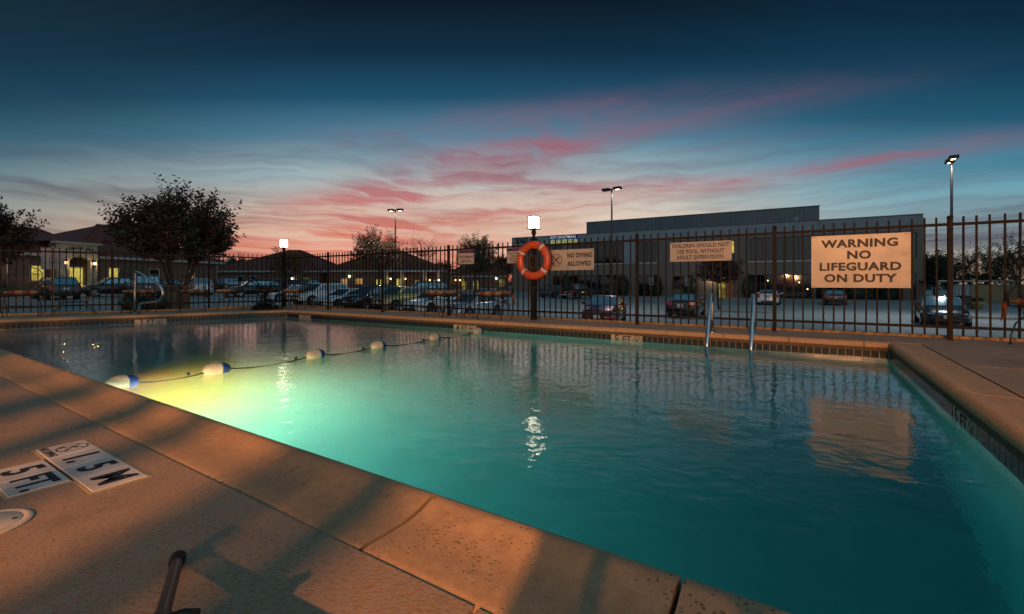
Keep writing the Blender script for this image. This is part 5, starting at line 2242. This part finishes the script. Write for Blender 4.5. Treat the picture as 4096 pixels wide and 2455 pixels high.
    house_window(e, 18.8, 1.60 - g, 1.05, 1.18, 'darkglass')
    house_window(e, 23.15, 1.57 - g, 1.0, 1.12, 'litpane')
    house_window(e, 4.2, 1.55 - g, .95, 1.28, 'darkglass')
    text('302', .42, e, 26.0, 2.70 - g, M['ink'], y=-.03, bold=.03, ext=.01, name='street_number')
    downspout(e, 13.0, ze)
    downspout(e, 26.85, ze)
    downspout(e, 6.3, ze)
    # lit left wing corner
    sconce(e, 5.1, 0, 2.2 - g, 14)
    # hedge clumps at the wall
    for i, (x, h_, rad) in enumerate(((14.2, .9, .8), (16.4, .8, .8), (25.6, .95, .9), (27.6, .9, .9), (8.2, 1.1, 1.2), (5.6, 1.2, 1.3))):
        p = P0 + X * x + Vector((X.y, -X.x, 0)) * 1.1
        shrub((p.x, p.y), h_, rad, ('clipped shrub right of the arched entrance', 'clipped shrub under the lit window right of the entrance', 'clipped shrub near the right corner of the left brick house', 'clipped shrub round the right corner of the left brick house', 'dark shrub under the lit window left of the entrance', 'dark shrub at the far left of the brick house')[i], 60 + i, 'leaf_ever', 500, .14, 'shrubs along the left brick house', g, cone=False)


gs_house()


def far_house(name_label, x0, x1, y, depth, g, ze, zr, rx0, rx1, ry, wins=(), scs=(), lamps=(), cols=()):
    e = empty('tiled_house', (0, y, g), 0, name_label, 'house', 'tiled roof houses across the lot')
    MB().box(((x0 + x1) / 2, depth / 2, (ze - g) / 2), (x1 - x0 - .8, depth, ze - g - .05)).build('wall', M['brick'], e)
    roof(e, x0, x1, -.6, depth + .6, ze - g, zr - g, rx0, rx1, ry, ('F',), .5)
    for (x, z, w, h, m_) in wins:
        house_window(e, x, z - g, w, h, m_)
    for (x, z, p) in scs:
        sconce(e, x, -.02 if not cols else -1.25, z - g, p)
    for (x, z, m_) in lamps:
        MB().box((x, -.15, z - g), (.32, .24, .26), bev=.04).build('wall_lamp', M[m_], e)
    for x in cols:
        MB().box((x, -1.1, (ze - g) / 2), (.55, .3, ze - g - .25)).build('column', M['stone'], e)
    if cols:
        MB().box(((cols[0] + cols[-1]) / 2, -.9, ze - g - .12), (cols[-1] - cols[0] + 1, 1.4, .25)).build('porch_beam', M['whitetrim'], e)
    return e


far_house('middle brick house with hip tile roof behind the corner lantern', -46.3, -29.2, 70, 15, -1.0, 2.55, 6.15, -38.2, -36.2, 8,
          wins=((-41.8, 1.1, .8, 1.2, 'darkglass'), (-39.8, 1.1, .8, 1.2, 'darkglass'), (-31.6, .8, .9, 1.3, 'litpane_dim')), lamps=((-33.7, 1.35, 'led'),))
far_house('brick house with broad hip tile roof behind the oak, porch lanterns lit', -28.8, -10.6, 70, 16, -1.1, 2.6, 6.25, -22.0, -19.6, 8,
          wins=((-25.8, .9, .9, .8, 'litpane_orange'), (-23.5, .95, 1.0, .8, 'litpane_orange'), (-20.4, .4, .9, 1.6, 'litpane'), (-17.4, .3, .7, 2.0, 'litpane'), (-14.5, .2, .7, 1.7, 'litpane_dim'), (-11.9, .2, .7, 1.7, 'litpane_dim')),
          scs=((-18.3, 1.3, 12), (-16.0, 1.3, 12), (-12.4, 1.1, 12), (-11.0, 1.1, 12)), lamps=((-25.0, 1.7, 'green_lamp'),), cols=(-19.0, -16.6, -13.2, -11.2))
far_house('small far house with tile roof and green wall lamp left of the office building', -12.4, -.6, 84, 12, -1.2, 2.0, 5.3, -7.5, -5.4, 6,
          wins=((-6.6, .2, 1.1, 1.7, 'litpane_dim'), (-8.9, .2, 1.0, 1.5, 'litpane_dim'), (-1.9, .7, .9, 1.3, 'litpane_dim')), scs=((-10.4, 1.2, 10), (-9.6, 1.2, 10)), lamps=((-2.9, 1.5, 'green_lamp'),))

# tan enclosure wall, kiosk roof, planter, bin at the right
def right_things():
    x, y = at(3955, 45)
    e = empty('enclosure_wall', (x, y, -1.2), -.35, 'low tan enclosure wall with slatted gate at the far right', 'wall')
    MB().box((.9, .5, .85), (4.2, .25, 1.7)).build('wall', M['tan_wall'], e)
    MB().box((-2.05, .45, .85), (1.6, .12, 1.6)).build('gate', M['stucco'], e)
    for k in range(5):
        MB().box((-2.6 + k * .28, .37, .75), (.05, .04, 1.1)).build('slat', M['whitetrim'], e)
    e = empty('carport', (x + 1.2, y + 5, -1.2), -.3, 'flat carport roof with pale edge behind the tan wall', 'shelter')
    MB().box((1.2, 0, 2.05), (7.0, 3.5, .16)).build('roof', M['bronze'], e)
    MB().box((1.2, -1.77, 2.10), (7.0, .05, .14)).build('fascia', M['whitetrim'], e)
    for sx in (-2, 0.9, 4.2):
        MB().box((sx, -1.5, .98), (.12, .12, 1.96)).build('post', M['tan_wall'], e)
    x, y = at(3906, 37.5)
    e = empty('planter_bowl', (x, y, -1.36), 0, 'round olive planter bowl on the kerb island at right', 'planter')
    MB().lathe([(.30, 0), (.44, .25), (.5, .52), (.47, .54), (.44, .46), (.0, .44)], 24, caps=False).build('bowl', M['planter'], e, smooth=True)
    s = shrub((x, y), .35, .40, 'x', 80, 'leaf_ever', 200, .12, None, 0, cone=False)
    for c_ in list(s.children):
        c_.parent = e
        c_.location = (0, 0, .42)
    bpy.data.objects.remove(s)
    x, y = at(3856, 37.5)
    e = empty('litter_bin', (x, y, -1.36), 0, 'square black litter bin behind the teal sedan', 'litter bin')
    MB().box((0, 0, .45), (.62, .62, .9), bev=.03).build('body', M['black_plastic'], e)
    MB().box((0, 0, .96), (.68, .68, .10), bev=.03).build('lid', M['black_plastic'], e)
    # pebble aggregate bins beyond the left fence
    for (px, Y, lab) in ((682, 13.9, 'left pebble-faced litter bin outside the left fence'), (731, 14.3, 'right pebble-faced litter bin outside the left fence')):
        x, y = at(px, Y)
        e = empty('pebble_litter_bin', (x, y, gz(x, y)), .62, lab, 'litter bin', 'pebble litter bins')
        MB().box((0, 0, .27), (.40, .40, .54), bev=.02).build('body', M['aggregate'], e)
        mb = MB()
        for sx in (-1, 1):
            for sy in (-1, 1):
                mb.box((sx * .175, sy * .175, .62), (.05, .05, .16))
        mb.box((0, 0, .73), (.42, .42, .06), bev=.02)
        mb.build('hood', M['aggregate'], e)
        MB().box((0, 0, .62), (.30, .30, .158)).build('liner', M['black_plastic'], e)
    # back of a traffic sign on a perforated post, outside the left fence
    x, y = at(212, 12.2)
    e = empty('road_sign', (x, y, gz(x, y)), math.atan2(.61, .79), 'blank back of a traffic sign on a perforated post outside the left fence', 'sign')
    MB().box((0, 0, .9), (.045, .045, 1.8)).build('post', M['iron'], e)
    mb = MB()
    for k in range(30):
        mb.box((0, -.0235, .12 + k * .05), (.011, .002, .011))
    mb.build('post_hole', M['rim'], e)
    MB().box((0, .03, 1.47), (.46, .004, .58), bev=.001).build('panel', M['stucco'], e)
    for i, (px, Y, h_, r_, lab) in enumerate(((540, 12.9, .38, .34, 'low dark shrub outside the left fence below the bent handrail'), (608, 13.3, .36, .36, 'low dark shrub outside the left fence beside the litter bins'))):
        shrub(at(px, Y), h_, r_, lab, 90 + i, 'leaf_ever', 350, .07, 'low shrubs outside the left fence', cone=False)


right_things()


# ------------------------------------------------------------------ parking lot lamps
def lot_lamp(px, Y, zt, label, rz, lit=(1, 1)):
    x, y = at(px, Y)
    g = gz(x, y)
    e = empty('parking_lot_lamp', (x, y, g), rz, label, 'street lamp', 'parking lot lamps')
    H = zt - g
    MB().tube([(0, 0, 0), (0, 0, H)], [.085, .06], 12).build('pole', M['iron'], e, smooth=True, angle=.9)
    MB().lathe([(.28, 0), (.28, .5), (.25, .55), (.1, .56)], 16).build('footing', M['curb'], e)
    MB().tube([(-.22, 0, H - .06), (.22, 0, H - .06)], .04, 8).build('arm', M['iron'], e)
    for k, sx in enumerate((-1, 1)):
        hd = empty('lamp_head', (sx * .50, 0, H - .03))
        hd.parent = e
        if lit[k]:
            light('lot_lamp_light', 'SPOT', (sx * .50, 0, H - .20), 1100, (.86, .97, 1.0), .12, target=(sx * .50, 0, 0), angle=math.radians(150), blend=.7, parent=e)
        MB().box((0, 0, 0), (.60, .44, .20), bev=.03).build('housing', M['iron'], hd)
        if lit[k]:
            MB().loft([[(-.19, -.13, -.084), (.19, -.13, -.084), (.19, .13, -.084), (-.19, .13, -.084)], [(-.15, -.09, -.108), (.15, -.09, -.108), (.15, .09, -.108), (-.15, .09, -.108)]]).build('lens', M['led'], hd, smooth=False)
        else:
            MB().loft([[(-.20, -.15, -.086), (.20, -.15, -.086), (.20, .15, -.086), (-.20, .15, -.086)], [(-.12, -.08, -.12), (.12, -.08, -.12), (.12, .08, -.12), (-.12, .08, -.12)]]).build('lens', M['headlamp'], hd, smooth=False)
    return e


lot_lamp(1582, 46, 8.1, 'double-headed parking lot lamp rising behind the oak tree', -.25)
lot_lamp(2447, 35.5, 8.05, 'double-headed parking lot lamp between lifebuoy and office sign, left head dark', -.75, (0, 1))
lot_lamp(3806, 27, 8.05, 'tallest double-headed parking lot lamp at the right, behind the fence post', .95)


# ------------------------------------------------------------------ cars
def make_car(kind, pm, label, loc, heading, seed=0, group='cars parked across the lot', z=None, rails=False):
    S = {
        'sedan': dict(L=4.75, W=1.80, H=1.44, belt=.96, hood=.86, deck=1.02, wb=2.72, wr=.325, cb=(-1.80, 1.05), ct=(-.98, .18), clear=.20),
        'coupe': dict(L=4.75, W=1.86, H=1.40, belt=1.00, hood=.88, deck=1.10, wb=2.78, wr=.35, cb=(-1.95, .95), ct=(-.95, .10), clear=.19),
        'hatch': dict(L=4.15, W=1.79, H=1.60, belt=1.04, hood=.96, deck=1.04, wb=2.55, wr=.33, cb=(-1.98, 1.15), ct=(-1.72, .48), clear=.21),
        'suv': dict(L=4.65, W=1.86, H=1.70, belt=1.10, hood=1.02, deck=1.12, wb=2.70, wr=.36, cb=(-2.22, 1.20), ct=(-1.80, .42), clear=.26),
        'bigsuv': dict(L=5.2, W=2.0, H=1.90, belt=1.22, hood=1.15, deck=1.22, wb=3.0, wr=.40, cb=(-2.55, 1.25), ct=(-2.30, .62), clear=.30),
        'pickup': dict(L=5.6, W=1.98, H=1.88, belt=1.16, hood=1.12, deck=1.14, wb=3.5, wr=.40, cb=(-.75, 1.35), ct=(-.58, .62), clear=.34),
    }[kind]
    L, Wd, H, belt, hood, dk = S['L'], S['W'], S['H'], S['belt'], S['hood'], S['deck']
    x, y = loc
    g = gz(x, y) if z is None else z
    rz = rot_face(*heading)
    e = empty('parked_car' if kind != 'pickup' else 'pickup_truck', (x, y, g), rz, label, 'car' if kind != 'pickup' else 'pickup', group)
    h2 = L / 2
    zb = S['clear']
    cb0, cb1 = S['cb']
    st = [(-h2, .62, .78, zb + .22), (-h2 + .05, dk - .10, .90, zb + .08), (-h2 + .25, dk - .01, .955, zb + .02), (min(cb0, -h2 + .8), dk, .985, zb), (-.4, belt + .01, 1.0, zb),
          (cb1 - .25, belt, 1.0, zb), (cb1 + .1, hood + .06, .995, zb), (h2 - .75, hood - .02, .975, zb + .01), (h2 - .28, hood - .12, .92, zb + .04), (h2 - .06, hood - .27, .80, zb + .1), (h2, .52, .68, zb + .2)]
    st.sort()
    rings = []
    for yy, zt, wf, z0 in st:
        w = Wd / 2 * wf
        hh = zt - z0
        half = [(0, z0), (w * .88, z0), (w * .975, z0 + .10 * hh), (w, z0 + .38 * hh), (w * .995, z0 + .58 * hh), (w * .965, zt - .13 * hh), (w * .88, zt - .02), (w * .62, zt + .012), (0, zt + .025)]
        ring = [(a, yy, b) for a, b in half] + [(-a, yy, b) for a, b in reversed(half[1:-1])]
        rings.append(ring)
    mb = MB().loft(rings)
    body = mb.build('body', pm, e, smooth=True, angle=.75)
    # cabin
    wt, wbm = Wd * .36, Wd * .462
    ct0, ct1 = S['ct']
    zc = belt - .06
    def ring(y0, y1, w, z, bow=0):
        return [(-w, y0, z), (-w * .35, y0 - bow, z), (w * .35, y0 - bow, z), (w, y0, z), (w, y1, z), (w * .35, y1 + bow, z), (-w * .35, y1 + bow, z), (-w, y1, z)]
    cab = [ring(cb0, cb1, wbm, zc, .06), ring(ct0 - .02, ct1 + .02, wt + .02, H - .07, .05), ring(ct0 + .10, ct1 - .12, wt - .06, H - .01, .03), ring(ct0 + .45, ct1 - .45, wt * .6, H, .0)]
    MB().loft(cab).build('cabin', pm, e, smooth=True, angle=.6)
    def panel(name, p, inset=(.05, .05, .05, .05), m_='glass', off=.008, parent=e):
        """p: bl, br, tr, tl seen from outside"""
        bl, br, tr, tl = map(Vector, p)
        nrm = (br - bl).cross(tl - bl).normalized()
        l, r_, b, t_ = inset
        def bil(u, v): return (bl * (1 - u) + br * u) * (1 - v) + (tl * (1 - u) + tr * u) * v
        q = [bil(l, b), bil(1 - r_, b), bil(1 - r_, 1 - t_), bil(l, 1 - t_)]
        MB().add([c_ + nrm * off for c_ in q] + [c_ - nrm * .02 for c_ in q], [(0, 1, 2, 3), (7, 6, 5, 4), (0, 4, 5, 1), (1, 5, 6, 2), (2, 6, 7, 3), (3, 7, 4, 0)]).build(name, M[m_], parent)
    zt = H - .07
    bw = .06
    a, b = cb1, ct1 + .02
    # front glass follows the slight bow in three facets -> two panels meeting at the middle would show; one flat pane stands proud
    panel('windshield', [(wbm, a + bw * .55, zc), (-wbm, a + bw * .55, zc), (-wt - .02, b + bw * .5, zt), (wt + .02, b + bw * .5, zt)], (.045, .045, .10, .03), off=.03)
    a, b = cb0, ct0 - .02
    panel('rear_window', [(-wbm, a - bw * .55, zc), (wbm, a - bw * .55, zc), (wt + .02, b - bw * .5, zt), (-wt - .02, b - bw * .5, zt)], (.06, .06, .16, .05), off=.03)
    for sx in (-1, 1):
        f = lambda u, v: Vector((sx * (wbm + (wt + .02 - wbm) * v), (cb0 + (ct0 - .02 - cb0) * v) * (1 - u) + (cb1 + (ct1 + .02 - cb1) * v) * u, zc + (zt - zc) * v))
        cuts = [(.06, .47), (.50, .93)] if kind not in ('suv', 'bigsuv', 'hatch') else [(.05, .30), (.33, .62), (.645, .94)]
        if kind == 'pickup': cuts = [(.08, .46), (.50, .92)]
        for u0, u1 in cuts:
            P = [f(u0, .18), f(u1, .18), f(min(u1, .90), .90), f(max(u0, .08), .90)]
            if sx < 0: P = [P[1], P[0], P[3], P[2]]
            panel('side_window', P, (0, 0, 0, 0), off=.010)
    # wheels
    wr = S['wr']
    for sy in (-1, 1):
        for sx in (-1, 1):
            cx, cy = sx * (Wd / 2 - .10), sy * S['wb'] / 2 + (.05 if sy > 0 else 0)
            MB().lathe([(wr + .07, -.10), (wr + .07, .104)], 20, c=(sx * (Wd / 2 - .10), cy, wr + .02), axis='X').build('wheel_arch', M['black_plastic'], e)
            w = empty('wheel', (cx, cy, wr))
            w.parent = e
            MB().lathe([(wr * .66, -.10), (wr * .97, -.10), (wr, -.06), (wr, .09), (wr * .96, .118), (wr * .68, .121)], 22, axis='X').build('tyre', M['rubber'], w, smooth=True, angle=.6)
            mb = MB()
            for k in range(6):
                a_ = k * PI / 3
                mb.box((sx * .112, math.cos(a_) * wr * .36, math.sin(a_) * wr * .36), (.02, .085, wr * .62), rot=Matrix.Rotation(a_ - PI / 2, 3, 'X'))
            mb.lathe([(wr * .60, .096), (wr * .69, .124), (wr * .66, .127), (wr * .58, .104)], 22, axis='X') if sx > 0 else mb.lathe([(wr * .60, -.096), (wr * .69, -.124), (wr * .66, -.127), (wr * .58, -.104)], 22, axis='X')
            mb.lathe([(.06, -.118), (.06, .118)], 10, axis='X')
            mb.build('rim', M['rim'], w)
    # lamps, plates, grille, bumper trim, mirrors
    wl = Wd / 2
    for sx in (-1, 1):
        mb = MB()
        zl = hood - .27
        mb.loft([[(sx * wl * .50, h2 - .075, zl - .05), (sx * wl * .50, h2 - .11, zl + .075), (sx * wl * .50, h2 - .3, zl + .08), (sx * wl * .50, h2 - .3, zl - .05)],
                 [(sx * wl * .74, h2 - .12, zl - .055), (sx * wl * .74, h2 - .17, zl + .095), (sx * wl * .74, h2 - .4, zl + .09), (sx * wl * .74, h2 - .4, zl - .05)],
                 [(sx * wl * .925, h2 - .30, zl - .03), (sx * wl * .925, h2 - .36, zl + .11), (sx * wl * .91, h2 - .6, zl + .10), (sx * wl * .91, h2 - .6, zl - .0)]])
        mb.build('headlight', M['headlamp'], e, smooth=True, angle=.6)
        tall = kind in ('suv', 'bigsuv', 'hatch', 'coupe', 'pickup')
        zt_ = dk - (.16 if not tall else .22)
        hh = .09 if not tall else .17
        mb = MB()
        mb.loft([[(sx * wl * (.50 if not tall else .70), -h2 - .035, zt_ - hh), (sx * wl * (.50 if not tall else .70), -h2 - .015, zt_ + hh), (sx * wl * .6, -h2 + .3, zt_ + hh), (sx * wl * .6, -h2 + .3, zt_ - hh)],
                 [(sx * wl * .915, -h2 + .015, zt_ - hh), (sx * wl * .905, -h2 + .03, zt_ + hh), (sx * wl * 1.0, -h2 + .42, zt_ + hh * .7), (sx * wl * 1.0, -h2 + .42, zt_ - hh * .4)]])
        mb.build('taillight', M['taillamp'], e, smooth=True, angle=.6)
        m_ = MB()
        m_.box((sx * (wl + .10), cb1 - .33, belt + .09), (.20, .11, .14), bev=.035)
        m_.box((sx * (wl - .02), cb1 - .30, belt + .04), (.14, .05, .05))
        m_.build('mirror', pm, e)
    MB().box((0, h2 - .035, hood - .33), (Wd * .42, .10, .16), bev=.02).build('grille', M['black_plastic'], e)
    MB().box((0, h2 - .02, hood - .255), (Wd * .40, .09, .025)).build('grille_bar', M['chrome'], e)
    MB().box((0, h2 - .04, zb + .17), (Wd * .56, .14, .16), bev=.03).build('lower_intake', M['black_plastic'], e)
    MB().box((0, -h2 + .04, zb + .14), (Wd * .62, .14, .14), bev=.03).build('rear_valance', M['black_plastic'], e)
    MB().box((0, h2 + .035, zb + .32), (.32, .02, .16)).build('license_plate', M['plate'], e)
    pz = dk - .28 if kind not in ('suv', 'bigsuv', 'hatch') else dk - .30
    MB().box((0, -h2 + .00 - .005, pz), (.34, .03, .17)).build('license_plate', M['plate_red' if seed % 3 == 0 else 'plate'], e)
    if kind in ('sedan', 'coupe'):
        MB().box((0, -h2 + .03, dk - .17), (Wd * .46, .03, .03)).build('trunk_trim', M['chrome'], e)
    if rails:
        for sx in (-1, 1):
            MB().tube([(sx * wt * .88, ct1 - .25, H - .02), (sx * wt * .88, ct1 - .35, H + .05), (sx * wt * .88, ct0 + .35, H + .05), (sx * wt * .88, ct0 + .25, H - .02)], .022, 6).build('roof_rail', M['black_plastic'], e)
    if kind == 'pickup':
        MB().box((0, (-h2 + cb0) / 2 + .02, dk + .012), (Wd * .80, (cb0 + h2) - .22, .04), bev=.01).build('bed_cover', M['black_plastic'], e)
        MB().box((0, -h2 - .06, zb + .22), (Wd * .86, .16, .16), bev=.03).build('rear_bumper', M['chrome'], e)
    return e


M['plate_red'] = mat('license_plate_pinkish', '#c98a80', '#b87468', rough=0.5, scale=30)  # same plate in a redder tone
P_white = paint('paint_white', '#d2d5d8', metal=0.1)
P_silver = paint('paint_silver', '#b4bac0', metal=0.5)
P_black = paint('paint_black', '#0a0b0d')
P_dark = paint('paint_charcoal', '#1a1d22')
P_navy = paint('paint_navy', '#10202c')
P_red = paint('paint_maroon', '#7c2630', metal=.6)
P_tan = paint('paint_tan', '#a8955e', metal=.3)
P_teal = paint('paint_dark_teal', '#0c1c22', metal=.4)
P_gray = paint('paint_gray', '#4c5156', metal=.5)
P_blue = paint('paint_pale_blue', '#a4bacc', metal=.3)
hn = (-Nn[0], -Nn[1])
ha = (Nn[0], Nn[1])


def row(px, n):
    r = (px - 2048) / 1820
    s = n * (.84 * r - .5426) / (.84 + .5426 * r)
    w = W(s, n)
    return (w.x, w.y)


near = 'cars in the row outside the far fence'
make_car('suv', P_black, 'black suv with roof rails seen behind the round table', row(1022, 23.8), (-.80, -.60), 1, near, rails=True)
make_car('sedan', P_white, 'white sedan just right of the corner lantern post, behind the table chair', row(1158, 22.6), hn, 2, near)
make_car('suv', P_white, 'white suv right of the corner lantern, first of the bright row', row(1285, 22.3), hn, 4, near)
make_car('sedan', P_white, 'white sedan between the white suv and the dark suv', row(1388, 21.6), hn, 5, near)
make_car('suv', P_navy, 'dark suv with sky-lit windshield left of the tan boxy car', row(1490, 22.3), hn, 7, near, rails=True)
make_car('hatch', P_tan, 'tan boxy hatchback behind the fence post', row(1605, 22.4), hn, 8, near)
make_car('sedan', P_white, 'white sedan right of the tan boxy hatchback', row(1745, 22.0), hn, 10, near)
make_car('sedan', P_silver, 'silver sedan behind the patio chair beside the lifebuoy', row(1890, 22.0), hn, 11, near)
far_ = 'cars in the second row before the houses'
make_car('suv', P_dark, 'charcoal suv roof showing behind the white suv', at(1200, 51), hn, 13, far_)
make_car('bigsuv', P_navy, 'long dark suv roof showing above the tan hatchback', at(1690, 44), (-.95, -.3), 14, far_, rails=True)
make_car('sedan', P_blue, 'pale blue sedan roof between the two patio chairs', at(1942, 41), hn, 16, far_)
left_ = 'cars before the left brick house'
make_car('suv', P_navy, 'dark suv backed towards us before the lit arched entrance', at(222, 35.5), (-.86, .50), 17, left_)
make_car('suv', P_black, 'black suv nosing left beside the lit window', at(455, 41), (-.62, -.78), 19, left_)
make_car('bigsuv', P_dark, 'big dark suv seen from behind, inside the bent handrail', at(572, 40), (-.72, .69), 20, left_, rails=True)
make_car('suv', P_silver, 'silver suv seen from behind in front of the last lit window', at(790, 46), (-.72, .69), 22, left_)
make_car('suv', P_blue, 'pale blue suv beside the left house downspout', at(903, 62), (-.8, .6), 23, left_)
make_car('sedan', P_dark, 'dark sedan between the left house and the round table', at(985, 56), (-.8, -.6), 25, left_)
make_car('sedan', P_black, 'black sedan under the big vase-shaped tree', at(668, 47), (-.8, .6), 26, left_)
right_ = 'cars in the right part of the lot'
make_car('sedan', P_red, 'maroon sedan facing us right of the lifebuoy', at(2420, 24.2), (-.36, -.93), 28, right_)
make_car('sedan', P_black, 'black sedan with red tail lamps seen from behind near the ladder', at(2746, 29.6), (.50, .866), 29, right_)
make_car('coupe', P_white, 'white coupe seen from behind between the two ladder rails and the fence post', at(3077, 44.5), (.5426, .84), 30, right_)
make_car('sedan', P_black, 'black sedan seen from behind under the large warning board', at(3336, 44), (.5426, .84), 33, right_)
make_car('sedan', P_teal, 'dark teal sedan facing us at the right fence post', at(3762, 23.6), (-.60, -.80), 34, right_)
make_car('hatch', P_gray, 'grey hatchback seen from behind right of the lifebuoy post', at(2216, 59), (.62, .78), 35, right_)
make_car('pickup', P_black, 'black pickup truck with red tail lamps before the office front', at(2312, 56.5), (.62, .78), 36, right_)

# a few dead leaves on the terrace and lot
def leaves():
    r = random.Random(12)
    me = MB().add([(-.03, 0, 0), (-.01, .014, .004), (.03, 0, .002), (-.01, -.014, .005)], [(0, 3, 2, 1)]).mesh('fallen_leaf', M['leaf_autumn'])
    V = MB()
    for k in range(260):
        s, n = r.uniform(-10, 9), r.uniform(14, 40)
        w = W(s, n)
        a = r.random() * 6
        z = gz(w.x, w.y) + .012
        c_, s_ = math.cos(a) * .05, math.sin(a) * .05
        V.add([(w.x - c_, w.y - s_, z), (w.x - s_ * .5, w.y + c_ * .5, z + .01), (w.x + c_, w.y + s_, z + .004), (w.x + s_ * .5, w.y - c_ * .5, z + .012)], [(0, 1, 2, 3)])
    tag(V.build('fallen_leaves', M['leaf_autumn']), kind='stuff')


leaves()
